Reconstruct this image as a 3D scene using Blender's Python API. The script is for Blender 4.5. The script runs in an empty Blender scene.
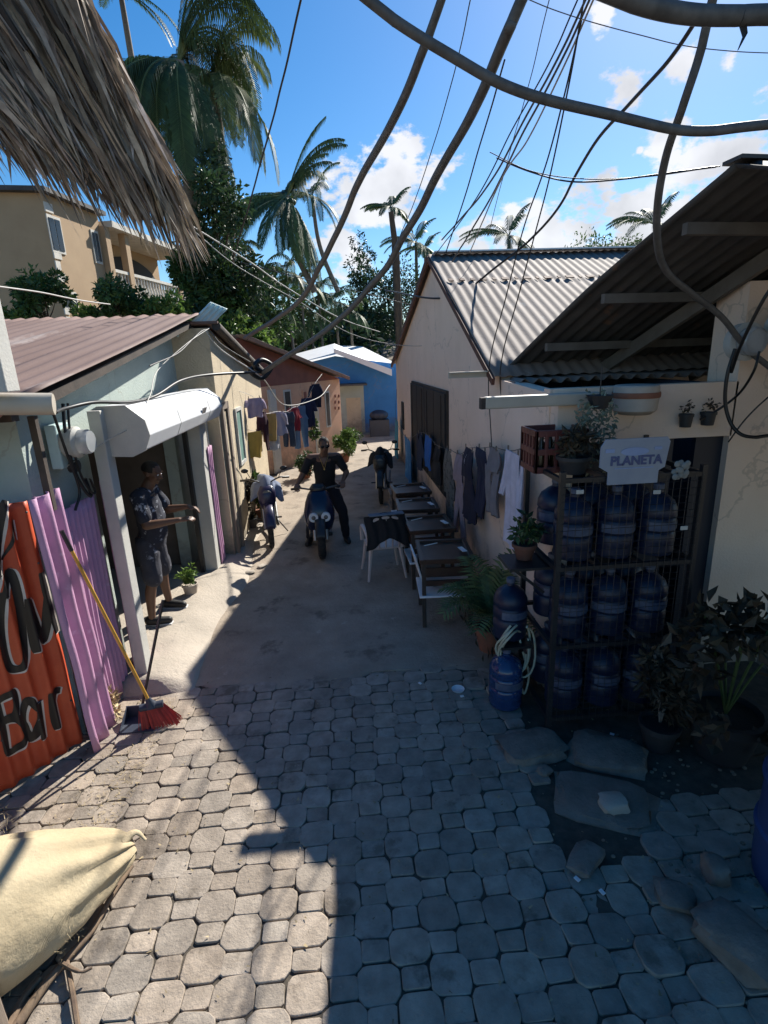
import bpy, bmesh, math, random
from mathutils import Vector, Matrix, noise
V = Vector
R = math.radians
scn = bpy.context.scene
col = scn.collection
PI = math.pi

# ------------------------------------------------------------------ camera frame
FPX = 530.85
CAMP = V((0, 0, 2.75))
def _axes():
    y = V((340-384, -(360-512), -FPX)).normalized()
    z = -V((453-384, -(2346-512), -FPX)).normalized()
    x = y.cross(z).normalized()
    y = z.cross(x)
    return Matrix((x, y, z))
CM = _axes()
def ray(u, v): return CM @ V(((u-384)/FPX, -(v-512)/FPX, -1))
def GZ(u, v, z=0.0): r = ray(u, v); return CAMP + r*((z-CAMP.z)/r.z)
def GX(u, v, x): r = ray(u, v); return CAMP + r*(x/r.x)
def GY(u, v, y): r = ray(u, v); return CAMP + r*(y/r.y)
def GP(u, v, A, B):                       # on the vertical plane through A and B
    n = V((B.y-A.y, -(B.x-A.x), 0)); r = ray(u, v)
    return CAMP + r*((A-CAMP).dot(n)/r.dot(n))
cam = bpy.data.cameras.new('camera'); co = bpy.data.objects.new('camera', cam); col.objects.link(co)
co.matrix_world = Matrix.Translation(CAMP) @ CM.to_4x4()
cam.sensor_fit = 'VERTICAL'; cam.sensor_height = 24; cam.lens = FPX*24/1024
cam.clip_start = 0.05; cam.clip_end = 1500
scn.camera = co

# ------------------------------------------------------------------ light
az, el = R(32.0), R(36.6)
sd = V((math.sin(az)*math.cos(el), math.cos(az)*math.cos(el), math.sin(el)))
sl = bpy.data.lights.new('sun', 'SUN'); sl.energy = 4.3; sl.angle = R(0.55); sl.color = (1, .95, .86)
so = bpy.data.objects.new('sun', sl); col.objects.link(so); so.rotation_euler = sd.to_track_quat('Z', 'Y').to_euler()
so.location = (4, 6, 12)
w = bpy.data.worlds.new('World'); scn.world = w; w.use_nodes = True
nt = w.node_tree; nt.nodes.clear()
def wn(t, **k):
    n = nt.nodes.new(t)
    for a, b in k.items(): setattr(n, a, b)
    return n
out = wn('ShaderNodeOutputWorld'); bg = wn('ShaderNodeBackground'); bg.inputs[1].default_value = 0.075
sky = wn('ShaderNodeTexSky'); sky.sky_type = 'NISHITA'; sky.sun_disc = False
sky.sun_elevation = el; sky.sun_rotation = az; sky.air_density = 1.0; sky.dust_density = 0.25; sky.ozone_density = 2.6; sky.altitude = 100
tc = wn('ShaderNodeTexCoord')
hs = wn('ShaderNodeHueSaturation'); hs.inputs['Saturation'].default_value = 1.38; hs.inputs['Value'].default_value = .90
nt.links.new(sky.outputs[0], hs.inputs['Color'])
def math_(op, a, b=None, clamp=False):
    n = wn('ShaderNodeMath', operation=op, use_clamp=clamp)
    for i, x in enumerate((a, b)):
        if x is None: continue
        if isinstance(x, (int, float)): n.inputs[i].default_value = x
        else: nt.links.new(x, n.inputs[i])
    return n.outputs[0]
blobs = [(345,200,30),(372,192,34),(400,176,26),(412,150,20),(432,170,22),(345,250,24),
         (478,242,24),(505,238,26),(545,240,34),(585,228,36),(610,190,16),(625,92,20),(604,12,14),(640,150,5),(665,155,30),(700,160,40),(745,150,46),(630,230,44),(680,215,46),(735,215,44),(680,68,14),(730,62,10),(800,160,70),(590,255,40),
         (-180,150,60),(-120,180,50),(900,230,70)]
mx = None
for (u, v, r_) in blobs:
    d = ray(u, v).normalized(); ang = r_/FPX*0.95*(1/(1+((u-384)**2+(v-512)**2)/FPX**2))**0.75*1.0
    dp = wn('ShaderNodeVectorMath', operation='DISTANCE'); nt.links.new(tc.outputs['Generated'], dp.inputs[0]); dp.inputs[1].default_value = d
    m = math_('SUBTRACT', 1.0, math_('DIVIDE', dp.outputs['Value'], ang*1.6))
    mx = m if mx is None else math_('MAXIMUM', mx, m)
nz = wn('ShaderNodeTexNoise'); nz.inputs['Scale'].default_value = 16; nz.inputs['Detail'].default_value = 9; nz.inputs['Roughness'].default_value = 0.62
mp = wn('ShaderNodeMapping'); mp.inputs['Scale'].default_value = (1, 1, 1.7); nt.links.new(tc.outputs['Generated'], mp.inputs[0]); nt.links.new(mp.outputs[0], nz.inputs['Vector'])
nf = math_('MULTIPLY', math_('SUBTRACT', nz.outputs['Fac'], 0.5), 3.4)
mask = math_('ADD', math_('MAXIMUM', mx, -0.6), nf)
mr = wn('ShaderNodeMapRange', interpolation_type='SMOOTHSTEP'); nt.links.new(mask, mr.inputs[0]); mr.inputs[1].default_value = 0.22; mr.inputs[2].default_value = 0.68
nz2 = wn('ShaderNodeTexNoise'); nz2.inputs['Scale'].default_value = 9; nz2.inputs['Detail'].default_value = 6; nt.links.new(tc.outputs['Generated'], nz2.inputs['Vector'])
cr = wn('ShaderNodeMapRange'); nt.links.new(nz2.outputs['Fac'], cr.inputs[0]); cr.inputs[1].default_value = .35; cr.inputs[2].default_value = .6; cr.inputs[3].default_value = 4.4; cr.inputs[4].default_value = 6.3
cc = wn('ShaderNodeCombineColor'); nt.links.new(cr.outputs[0], cc.inputs[0]); nt.links.new(cr.outputs[0], cc.inputs[1]); nt.links.new(math_('MULTIPLY', cr.outputs[0], 1.03), cc.inputs[2])
mxn = wn('ShaderNodeMix', data_type='RGBA')
nt.links.new(math_('MULTIPLY', mr.outputs[0], 0.93), mxn.inputs[0]); nt.links.new(hs.outputs[0], mxn.inputs[6]); nt.links.new(cc.outputs[0], mxn.inputs[7])
nt.links.new(mxn.outputs[2], bg.inputs[0]); nt.links.new(bg.outputs[0], out.inputs[0])
scn.view_settings.view_transform = 'Standard'; scn.view_settings.look = 'None'; scn.view_settings.exposure = 1.08; scn.view_settings.gamma = 1

# ------------------------------------------------------------------ materials
_mats = {}
def mat(name, c1, c2=None, rough=.8, scale=6, bump=.0, bscale=30, metal=0, trans=0, attr=False, spots=None, spec=None, stretch=(1,1,1), detail=6, weave=0, sss=0, tl=0, alpha=1, grime=0):
    if name in _mats: return _mats[name]
    m = bpy.data.materials.new(name); m.use_nodes = True; t = m.node_tree; N = t.nodes; L = t.links
    p = N['Principled BSDF']; p.inputs['Roughness'].default_value = rough; p.inputs['Metallic'].default_value = metal
    if trans: p.inputs['Transmission Weight'].default_value = trans
    if spec is not None: p.inputs['Specular IOR Level'].default_value = spec
    tcn = N.new('ShaderNodeTexCoord'); mpn = N.new('ShaderNodeMapping'); mpn.inputs['Scale'].default_value = stretch
    L.new(tcn.outputs['Object'], mpn.inputs[0])
    if c2 is None: c2 = tuple(x*.78 for x in c1)
    n = N.new('ShaderNodeTexNoise'); n.inputs['Scale'].default_value = scale; n.inputs['Detail'].default_value = detail; n.inputs['Roughness'].default_value = .6
    L.new(mpn.outputs[0], n.inputs['Vector'])
    r = N.new('ShaderNodeMapRange'); r.inputs[1].default_value = .33; r.inputs[2].default_value = .67; L.new(n.outputs['Fac'], r.inputs[0])
    mi = N.new('ShaderNodeMix'); mi.data_type = 'RGBA'; mi.inputs[6].default_value = (*c1, 1); mi.inputs[7].default_value = (*c2, 1); L.new(r.outputs[0], mi.inputs[0])
    last = mi.outputs[2]
    if spots:                                  # worn patches / stains: (colour, scale, threshold)
        for (sc, ss, th) in spots:
            n2 = N.new('ShaderNodeTexNoise'); n2.inputs['Scale'].default_value = ss; n2.inputs['Detail'].default_value = 8; n2.inputs['Roughness'].default_value = .65; L.new(mpn.outputs[0], n2.inputs['Vector'])
            r2 = N.new('ShaderNodeMapRange'); r2.inputs[1].default_value = th; r2.inputs[2].default_value = th+.08; L.new(n2.outputs['Fac'], r2.inputs[0])
            m2 = N.new('ShaderNodeMix'); m2.data_type = 'RGBA'; L.new(r2.outputs[0], m2.inputs[0]); L.new(last, m2.inputs[6]); m2.inputs[7].default_value = (*sc, 1); last = m2.outputs[2]
    if grime:                                  # splashed dirt along the foot of the wall, cracks and runs higher up
        sx = N.new('ShaderNodeSeparateXYZ'); L.new(tcn.outputs['Object'], sx.inputs[0]); n4 = N.new('ShaderNodeTexNoise'); n4.inputs['Scale'].default_value = 3.5; n4.inputs['Detail'].default_value = 9; n4.inputs['Roughness'].default_value = .7; L.new(tcn.outputs['Object'], n4.inputs['Vector'])
        ma = N.new('ShaderNodeMath'); ma.operation = 'MULTIPLY_ADD'; L.new(n4.outputs['Fac'], ma.inputs[0]); ma.inputs[1].default_value = -1.6; L.new(sx.outputs['Z'], ma.inputs[2])
        r4 = N.new('ShaderNodeMapRange'); r4.inputs[1].default_value = -.25; r4.inputs[2].default_value = -.75; r4.inputs[3].default_value = 0; r4.inputs[4].default_value = grime; L.new(ma.outputs[0], r4.inputs[0])
        m4 = N.new('ShaderNodeMix'); m4.data_type = 'RGBA'; L.new(r4.outputs[0], m4.inputs[0]); L.new(last, m4.inputs[6]); m4.inputs[7].default_value = (.13,.11,.09,1); last = m4.outputs[2]
        vo = N.new('ShaderNodeTexVoronoi'); vo.feature = 'DISTANCE_TO_EDGE'; vo.inputs['Scale'].default_value = .55; n5 = N.new('ShaderNodeTexNoise'); n5.inputs['Scale'].default_value = 4; n5.inputs['Detail'].default_value = 8
        L.new(tcn.outputs['Object'], n5.inputs['Vector']); v5 = N.new('ShaderNodeVectorMath'); v5.operation = 'MULTIPLY_ADD'; L.new(n5.outputs['Color'], v5.inputs[0]); v5.inputs[1].default_value = (.5,.5,.5); L.new(tcn.outputs['Object'], v5.inputs[2]); L.new(v5.outputs[0], vo.inputs['Vector'])
        r5 = N.new('ShaderNodeMapRange'); r5.inputs[1].default_value = .003; r5.inputs[2].default_value = .007; r5.inputs[3].default_value = .28; r5.inputs[4].default_value = 0; L.new(vo.outputs['Distance'], r5.inputs[0])
        m5 = N.new('ShaderNodeMix'); m5.data_type = 'RGBA'; L.new(r5.outputs[0], m5.inputs[0]); L.new(last, m5.inputs[6]); m5.inputs[7].default_value = (.22,.18,.14,1); last = m5.outputs[2]
    if attr:
        a = N.new('ShaderNodeAttribute'); a.attribute_name = 'tone'; m3 = N.new('ShaderNodeMix'); m3.data_type = 'RGBA'; m3.blend_type = 'MULTIPLY'; m3.inputs[0].default_value = 1
        L.new(last, m3.inputs[6]); L.new(a.outputs['Color'], m3.inputs[7]); last = m3.outputs[2]
    L.new(last, p.inputs['Base Color'])
    if bump:
        nb = N.new('ShaderNodeTexNoise'); nb.inputs['Scale'].default_value = bscale; nb.inputs['Detail'].default_value = 8; nb.inputs['Roughness'].default_value = .65; L.new(mpn.outputs[0], nb.inputs['Vector'])
        b = N.new('ShaderNodeBump'); b.inputs['Strength'].default_value = 1; b.inputs['Distance'].default_value = bump; L.new(nb.outputs['Fac'], b.inputs['Height']); L.new(b.outputs[0], p.inputs['Normal'])
    if weave:
        wv = N.new('ShaderNodeTexWave'); wv.inputs['Scale'].default_value = weave; wv.inputs['Distortion'].default_value = 2; L.new(mpn.outputs[0], wv.inputs['Vector'])
        b = N.new('ShaderNodeBump'); b.inputs['Strength'].default_value = .4; b.inputs['Distance'].default_value = .0015; L.new(wv.outputs['Fac'], b.inputs['Height'])
        if bump: L.new(N['Bump'].outputs[0], b.inputs['Normal'])
        L.new(b.outputs[0], p.inputs['Normal'])
    if tl:                                     # thin leaf or cloth lets light through
        tr = N.new('ShaderNodeBsdfTranslucent'); L.new(last, tr.inputs['Color']); ms = N.new('ShaderNodeMixShader'); ms.inputs[0].default_value = tl
        L.new(p.outputs[0], ms.inputs[1]); L.new(tr.outputs[0], ms.inputs[2]); L.new(ms.outputs[0], N['Material Output'].inputs[0])
    _mats[name] = m; return m

M = dict(
 ground=mat('dirt ground', (.25,.205,.155), (.15,.122,.092), .95, 3, .02, 25),
 paver=mat('concrete pavers', (.40,.335,.27), (.255,.212,.17), .9, 9, .007, 45, attr=True, spots=[((.19,.155,.12),3.2,.57),((.44,.37,.30),14,.64)]),
 lane=mat('worn concrete', (.38,.315,.245), (.26,.212,.165), .9, 2.2, .012, 22, spots=[((.17,.14,.11),1.7,.57),((.42,.36,.29),6,.62)]),
 slab=mat('pale concrete', (.46,.40,.33), (.36,.315,.26), .9, 3, .01, 30, spots=[((.25,.23,.20),4,.6)]),
 dirtpile=mat('grey rubble', (.24,.205,.17), (.15,.128,.105), .95, 6, .015, 30),
 stone=mat('rough stone', (.24,.205,.17), (.14,.118,.096), .92, 8, .01, 40),
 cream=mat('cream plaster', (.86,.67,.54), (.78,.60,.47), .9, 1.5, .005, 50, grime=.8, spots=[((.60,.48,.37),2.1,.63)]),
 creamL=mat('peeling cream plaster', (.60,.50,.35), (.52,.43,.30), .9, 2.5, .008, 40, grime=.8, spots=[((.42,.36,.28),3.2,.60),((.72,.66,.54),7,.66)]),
 green=mat('pale green plaster', (.42,.48,.44), (.35,.41,.385), .9, 2.5, .006, 50, grime=.7, spots=[((.34,.38,.36),3.4,.62)]),
 greypil=mat('grey painted concrete', (.52,.51,.47), (.44,.43,.40), .85, 4, .003, 60, spots=[((.3,.28,.25),5,.66)]),
 orange=mat('orange plaster', (.64,.38,.25), (.56,.32,.21), .9, 2, .006, 50, grime=.8, spots=[((.66,.45,.32),2.6,.62)]),
 redwall=mat('dark red gable boards', (.24,.085,.06), (.17,.06,.045), .85, 3, .004, 50),
 blue=mat('blue plaster', (.05,.22,.52), (.04,.18,.43), .85, 2, .005, 60, grime=.7),
 hotel=mat('tan stucco', (.47,.33,.20), (.42,.29,.175), .9, 1.2, .004, 30),
 hoteltrim=mat('white stucco trim', (.72,.68,.60), None, .85, 3),
 dark=mat('dark opening', (.02,.02,.022), None, .7),
 glassd=mat('dark window glass', (.03,.04,.05), None, .12),
 redtin=mat('red painted tin', (.62,.11,.04), (.47,.06,.022), .55, 3, .002, 40, spots=[((.33,.06,.03),5,.62),((.62,.30,.20),16,.70)]),
 purple=mat('lilac painted tin', (.55,.31,.47), (.47,.25,.40), .7, 4, .002, 40, spots=[((.60,.42,.58),6,.60),((.30,.16,.20),13,.68)]),
 rusttin=mat('brown rusty tin', (.20,.13,.11), (.145,.085,.068), .8, 1.6, .002, 30, stretch=(1,.25,1), spots=[((.30,.24,.215),2.2,.58),((.22,.09,.05),4,.62)]),
 tin=mat('weathered zinc roof', (.24,.19,.165), (.18,.14,.12), .8, 2.2, .002, 30, stretch=(1,.35,1), spots=[((.24,.15,.11),2.4,.60),((.30,.27,.245),5,.62)]),
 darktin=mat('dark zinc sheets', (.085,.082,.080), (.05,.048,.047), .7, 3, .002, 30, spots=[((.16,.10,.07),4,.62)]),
 whitetin=mat('white roof sheets', (.80,.80,.80), (.70,.70,.70), .5, 2),
 teal=mat('pale turquoise tin', (.50,.66,.66), (.42,.56,.57), .5, 6),
 white=mat('white enamel', (.78,.79,.80), (.70,.71,.72), .4, 3, spots=[((.5,.48,.45),6,.68)]),
 wood=mat('grey weathered wood', (.26,.21,.17), (.16,.125,.10), .85, 8, .004, 30, stretch=(1,1,.2)),
 brownwood=mat('dark brown varnished wood', (.085,.045,.03), (.05,.026,.018), .32, 6, .001, 40, stretch=(1,.3,1)),
 darkwood=mat('dark wood', (.07,.052,.04), (.04,.03,.024), .8, 6, .003, 30),
 rafter=mat('pale rafter wood', (.16,.14,.12), (.11,.095,.08), .85, 5, .003, 30),
 thatch=mat('dry palm thatch', (.42,.35,.28), (.24,.19,.15), .75, 22, 0, 30, attr=True, tl=.15),
 frond=mat('palm leaflets', (.075,.12,.035), (.045,.08,.025), .6, 4, attr=True, tl=.2),
 frondy=mat('yellow green palm leaflets', (.15,.18,.055), (.08,.12,.04), .6, 4, attr=True, tl=.22),
 leaf=mat('green leaves', (.085,.15,.035), (.04,.085,.022), .5, 2.5, attr=True, tl=.28),
 leafd=mat('dark green leaves', (.045,.085,.030), (.022,.05,.02), .5, 2.5, attr=True, tl=.22),
 leafy=mat('bright green leaves', (.17,.26,.05), (.09,.16,.035), .5, 3, attr=True, tl=.32),
 leafr=mat('dull olive leaves', (.075,.06,.035), (.05,.035,.022), .6, 5, attr=True, tl=.2),
 drygrass=mat('dry straw', (.50,.40,.24), (.34,.26,.15), .9, 20, attr=True),
 bark=mat('grey palm bark', (.22,.19,.16), (.13,.11,.095), .9, 9, .012, 18, stretch=(1,1,3)),
 barkb=mat('brown bark', (.12,.085,.06), (.07,.05,.035), .95, 9, .02, 14, stretch=(1,1,.3)),
 hill=mat('wooded hillside', (.05,.075,.03), (.03,.045,.02), .95, .6, .2, 2),
 cable=mat('grey sheathed cable', (.13,.125,.12), (.075,.072,.07), .6, 18),
 cableb=mat('black cable', (.012,.012,.013), None, .45),
 cablew=mat('pale wire', (.50,.48,.44), None, .6),
 pvc=mat('beige plastic pipe', (.50,.45,.37), (.43,.38,.31), .5, 5),
 black=mat('black plastic', (.015,.015,.017), (.024,.024,.026), .4, 9),
 tyre=mat('tyre rubber', (.018,.018,.018), (.03,.028,.026), .85, 20, .001, 60),
 steel=mat('brushed steel', (.45,.45,.46), (.33,.33,.34), .35, 8, metal=.8),
 grime=mat('grimy engine metal', (.16,.155,.15), (.08,.075,.07), .5, 12, metal=.5),
 bluep=mat('glossy dark blue panel', (.010,.018,.05), (.008,.014,.038), .22, 5),
 purplep=mat('dark violet painted panel', (.035,.03,.075), (.026,.022,.055), .3, 5),
 lamp=mat('clear headlamp lens', (.80,.82,.84), (.72,.74,.76), .15),
 rust=mat('rusted frame', (.14,.06,.04), (.08,.035,.025), .8, 8),
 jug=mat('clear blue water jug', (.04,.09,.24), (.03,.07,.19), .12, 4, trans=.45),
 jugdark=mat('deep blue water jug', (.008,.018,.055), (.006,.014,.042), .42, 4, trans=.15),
 label=mat('pale bottle label', (.10,.12,.17), (.05,.07,.13), .6, 18),
 hose=mat('pale garden hose', (.50,.50,.38), None, .5),
 plast=mat('pale pink plastic', (.60,.50,.46), (.52,.43,.40), .45, 5),
 crate=mat('dark red plastic crate', (.14,.035,.03), (.10,.028,.024), .5, 5),
 terra=mat('terracotta', (.30,.12,.07), (.22,.09,.055), .85, 8, .002, 40),
 potw=mat('cream planter', (.50,.43,.36), None, .8, 6),
 potb=mat('dark planter', (.03,.03,.032), None, .6),
 soil=mat('soil', (.05,.038,.028), None, .98, 20, .01, 60),
 sack=mat('woven straw sack', (.52,.43,.28), (.43,.34,.21), .85, 3, .012, 9, weave=120, spots=[((.45,.34,.19),5,.62)]),
 root=mat('dry root', (.24,.17,.11), (.15,.10,.07), .9, 12, .004, 30),
 yellow=mat('yellow painted handle', (.60,.33,.05), (.50,.26,.04), .5, 10),
 redb=mat('red bristles', (.55,.05,.03), (.40,.035,.02), .6, 18, attr=True),
 panb=mat('dark blue plastic', (.03,.04,.065), None, .5),
 skin=mat('brown skin', (.16,.085,.055), (.13,.07,.045), .5, 8, spec=.4),
 hair=mat('black hair', (.012,.010,.009), None, .7, 60, .004, 120),
 navy=mat('navy cloth', (.012,.013,.02), (.009,.01,.015), .9, 20, .002, 30),
 blackc=mat('black cloth', (.016,.015,.017), (.010,.010,.011), .9, 20, .003, 25),
 pattern=mat('dark patterned cloth', (.03,.035,.055), (.02,.022,.035), .9, 9, .002, 30, spots=[((.50,.52,.58),13,.575)]),
 shorts=mat('dark grey patterned cloth', (.05,.052,.07), (.035,.036,.05), .9, 9, .002, 30, spots=[((.30,.32,.38),9,.60)]),
 shoe=mat('black shoe', (.015,.015,.016), None, .6), sole=mat('white sole', (.6,.6,.6), None, .7),
 shadeglass=mat('black sunglasses', (.005,.005,.006), None, .08), gold=mat('gold chain', (.7,.5,.15), None, .3, metal=1),
)
CL = {}
def cloth(name, c, spots=None):
    if name not in CL: CL[name] = mat(name+' fabric', c, tuple(x*.8 for x in c), .9, 9, .003, 25, spots=spots, tl=.15)
    return CL[name]

# ------------------------------------------------------------------ mesh helpers
class MB:
    def __init__(s): s.v = []; s.f = []; s.t = []; s.tone = None
    def add(s, vs, fs):
        b = len(s.v); s.v += [tuple(x) for x in vs]; s.f += [tuple(i+b for i in f) for f in fs]; s.t += [s.tone or 1.0]*len(fs)
    def box(s, c, d, rz=0, rot=None):
        m = rot if rot is not None else Matrix.Rotation(rz, 3, 'Z'); c = V(c)
        vs = [c + m @ V((x*d[0]/2, y*d[1]/2, z*d[2]/2)) for x in (-1,1) for y in (-1,1) for z in (-1,1)]
        s.add(vs, [(0,1,3,2),(4,6,7,5),(0,4,5,1),(2,3,7,6),(0,2,6,4),(1,5,7,3)])
    def bar(s, a, b, w_, h_, up=V((0,0,1))):   # box from a to b
        a, b = V(a), V(b); d = (b-a); l = d.length; d = d/l
        x = d.cross(up)
        if x.length < 1e-4: x = V((1,0,0))
        x.normalize(); z = x.cross(d)
        s.box((a+b)/2, (w_, l, h_), rot=Matrix((x, d, z)).transposed())
    def tube(s, pts, rad, n=8, cap=True, flat=1.0, upv=None):
        pts = [V(p) for p in pts]
        if not isinstance(rad, (list, tuple)): rad = [rad]*len(pts)
        vs = []; prev = None
        for i, p in enumerate(pts):
            d = (pts[min(i+1, len(pts)-1)] - pts[max(i-1, 0)]).normalized()
            if prev is None:
                prev = V(upv) if upv else (V((0,0,1)) if abs(d.z) < .9 else V((1,0,0)))
            x = d.cross(prev)
            if x.length < 1e-5: x = d.cross(V((.3,.9,.1)))
            x.normalize(); y = x.cross(d).normalized(); prev = y
            for k in range(n):
                a = 2*PI*k/n; vs.append(p + x*math.cos(a)*rad[i] + y*math.sin(a)*rad[i]*flat)
        fs = []
        for i in range(len(pts)-1):
            for k in range(n):
                k2 = (k+1) % n; fs.append((i*n+k, i*n+k2, (i+1)*n+k2, (i+1)*n+k))
        if cap: fs.append(tuple(range(n))[::-1]); fs.append(tuple((len(pts)-1)*n+k for k in range(n)))
        s.add(vs, fs)
    def lathe(s, prof, c=(0,0,0), n=20, rot=None, sx=1, sy=1, caps=True):
        c = V(c); m = rot or Matrix.Identity(3); vs = []
        for (r, z) in prof:
            for k in range(n):
                a = 2*PI*k/n; vs.append(c + m @ V((r*math.cos(a)*sx, r*math.sin(a)*sy, z)))
        fs = [(i*n+k, i*n+(k+1)%n, (i+1)*n+(k+1)%n, (i+1)*n+k) for i in range(len(prof)-1) for k in range(n)]
        if caps: fs.append(tuple(range(n))[::-1]); fs.append(tuple((len(prof)-1)*n+k for k in range(n)))
        s.add(vs, fs)
    def ball(s, c, r, n=12, m_=8, rot=None):
        if not isinstance(r, (tuple, list)): r = (r, r, r)
        prof = [(math.sin(PI*i/m_), -math.cos(PI*i/m_)) for i in range(1, m_)]
        c = V(c); q = rot or Matrix.Identity(3); vs = []
        for (a_, z) in prof:
            for k in range(n): a = 2*PI*k/n; vs.append(c + q @ V((a_*math.cos(a)*r[0], a_*math.sin(a)*r[1], z*r[2])))
        nb = len(vs); vs.append(c + q @ V((0,0,-r[2]))); vs.append(c + q @ V((0,0,r[2])))
        fs = [(i*n+k, i*n+(k+1)%n, (i+1)*n+(k+1)%n, (i+1)*n+k) for i in range(m_-2) for k in range(n)]
        fs += [(nb, (k+1)%n, k) for k in range(n)] + [(nb+1, (m_-2)*n+k, (m_-2)*n+(k+1)%n) for k in range(n)]
        s.add(vs, fs)
    def prism(s, poly, ext):                   # poly: list of points, extruded by vector
        poly = [V(p) for p in poly]; n = len(poly); e = V(ext)
        s.add(poly + [p+e for p in poly], [tuple(range(n))[::-1], tuple(range(n, 2*n))] + [(i, (i+1)%n, n+(i+1)%n, n+i) for i in range(n)])
    def grid(s, fn, nu, nv):
        vs = [fn(i/nu, j/nv) for j in range(nv+1) for i in range(nu+1)]
        s.add(vs, [(j*(nu+1)+i, j*(nu+1)+i+1, (j+1)*(nu+1)+i+1, (j+1)*(nu+1)+i) for j in range(nv) for i in range(nu)])
    def build(s, name, m, parent=None, smooth=False, solid=0, bevel=0, loc=None):
        me = bpy.data.meshes.new(name); o = bpy.data.objects.new(name, me); col.objects.link(o)
        vs = s.v
        if parent is not None: pl = wloc(parent); vs = [(x-pl.x, y-pl.y, z-pl.z) for (x,y,z) in vs]
        elif loc is not None: l = V(loc); vs = [(x-l.x, y-l.y, z-l.z) for (x,y,z) in vs]; o.location = l
        me.from_pydata(vs, [], s.f); me.materials.append(m)
        if any(t != 1.0 for t in s.t):
            at = me.attributes.new('tone', 'FLOAT_COLOR', 'FACE')
            flat = []
            for t in s.t: flat += ([t,t,t,1] if not isinstance(t, tuple) else [*t,1])
            at.data.foreach_set('color', flat)
        else:
            at = me.attributes.new('tone', 'FLOAT_COLOR', 'FACE'); at.data.foreach_set('color', [1.0]*4*len(me.polygons))
        bm = bmesh.new(); bm.from_mesh(me); bmesh.ops.recalc_face_normals(bm, faces=bm.faces) if len(bm.faces) < 60000 else None; bm.to_mesh(me); bm.free()
        if smooth:
            me.polygons.foreach_set('use_smooth', [True]*len(me.polygons)); me.set_sharp_from_angle(angle=R(smooth if smooth > 1 else 50))
        if parent is not None: o.parent = parent
        if bevel: b = o.modifiers.new('bevel', 'BEVEL'); b.width = bevel; b.segments = 2; b.limit_method = 'ANGLE'
        if solid: b = o.modifiers.new('thickness', 'SOLIDIFY'); b.thickness = solid; b.offset = 0
        return o
def wloc(o):
    l = V(o.location)
    while o.parent: o = o.parent; l += o.location
    return l
def tag(o, label=None, cat=None, group=None, kind=None):
    for k, v in (('label', label), ('category', cat), ('group', group), ('kind', kind)):
        if v: o[k] = v
    return o
def thing(name, loc, label, cat, group=None):
    o = bpy.data.objects.new(name, None); col.objects.link(o); o.location = loc; o.empty_display_size = .1
    return tag(o, label, cat, group)
def struct(name, mb, m, **k): return tag(mb.build(name, m, **k), kind='structure')
def lerp(a, b, t): return a + (b-a)*t
def nz_(x, y, z=0): return noise.noise(V((x, y, z)))
def catmull(pts, n=8):
    P = [V(p) for p in pts]; P = [P[0]*2-P[1]] + P + [P[-1]*2-P[-2]]; o = []
    for i in range(1, len(P)-2):
        for k in range(n):
            t = k/n; a, b, c, d = P[i-1:i+3]
            o.append(.5*((2*b)+(c-a)*t+(2*a-5*b+4*c-d)*t*t+(3*b-a-3*c+d)*t**3))
    o.append(P[-2]); return o
def corr(mb, o, across, along, wdt, lng, amp=.009, pitch=.076, seg=None, sag=0, seed=0, nl=6):
    """corrugated sheet: ribs run along `along`"""
    o, across, along = V(o), V(across).normalized(), V(along).normalized(); n = across.cross(along).normalized()
    nu = seg or max(8, int(wdt/pitch*6))
    def f(a, b):
        p = o + across*(a*wdt) + along*(b*lng); q = amp*math.sin(2*PI*a*wdt/pitch)
        q += .012*nz_(a*wdt*1.3+seed, b*lng*1.1, seed*3.1) - sag*math.sin(PI*b)
        return p + n*q
    mb.grid(f, nu, nl)
# ================================================================== SETTING
rnd = random.Random(7)
g = MB()
def hillz(x, y):
    d = max(0, (y-24)/16); s = max(0, (-x-7)/12)
    h = min(1, d)**1.3*4.2*(1 if x < 6 else max(.1, 1-(x-6)/16)) + min(1.6, s)*4.0*min(1, max(0,(y-9)/10))
    return h
def gf(a, b):
    x = -600+1200*a; y = -300+900*b
    x = math.copysign(abs(x/600)**2.6*600, x); y0 = (y-5)/600; y = 5+math.copysign(abs(y0)**2.6*600, y0)
    return (x, y, hillz(x, y)-.035 + .012*nz_(x*1.5, y*1.5)*(1 if abs(x) < 8 else 0))
g.grid(gf, 120, 120); struct('ground', g, M['ground'], smooth=60)

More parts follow.
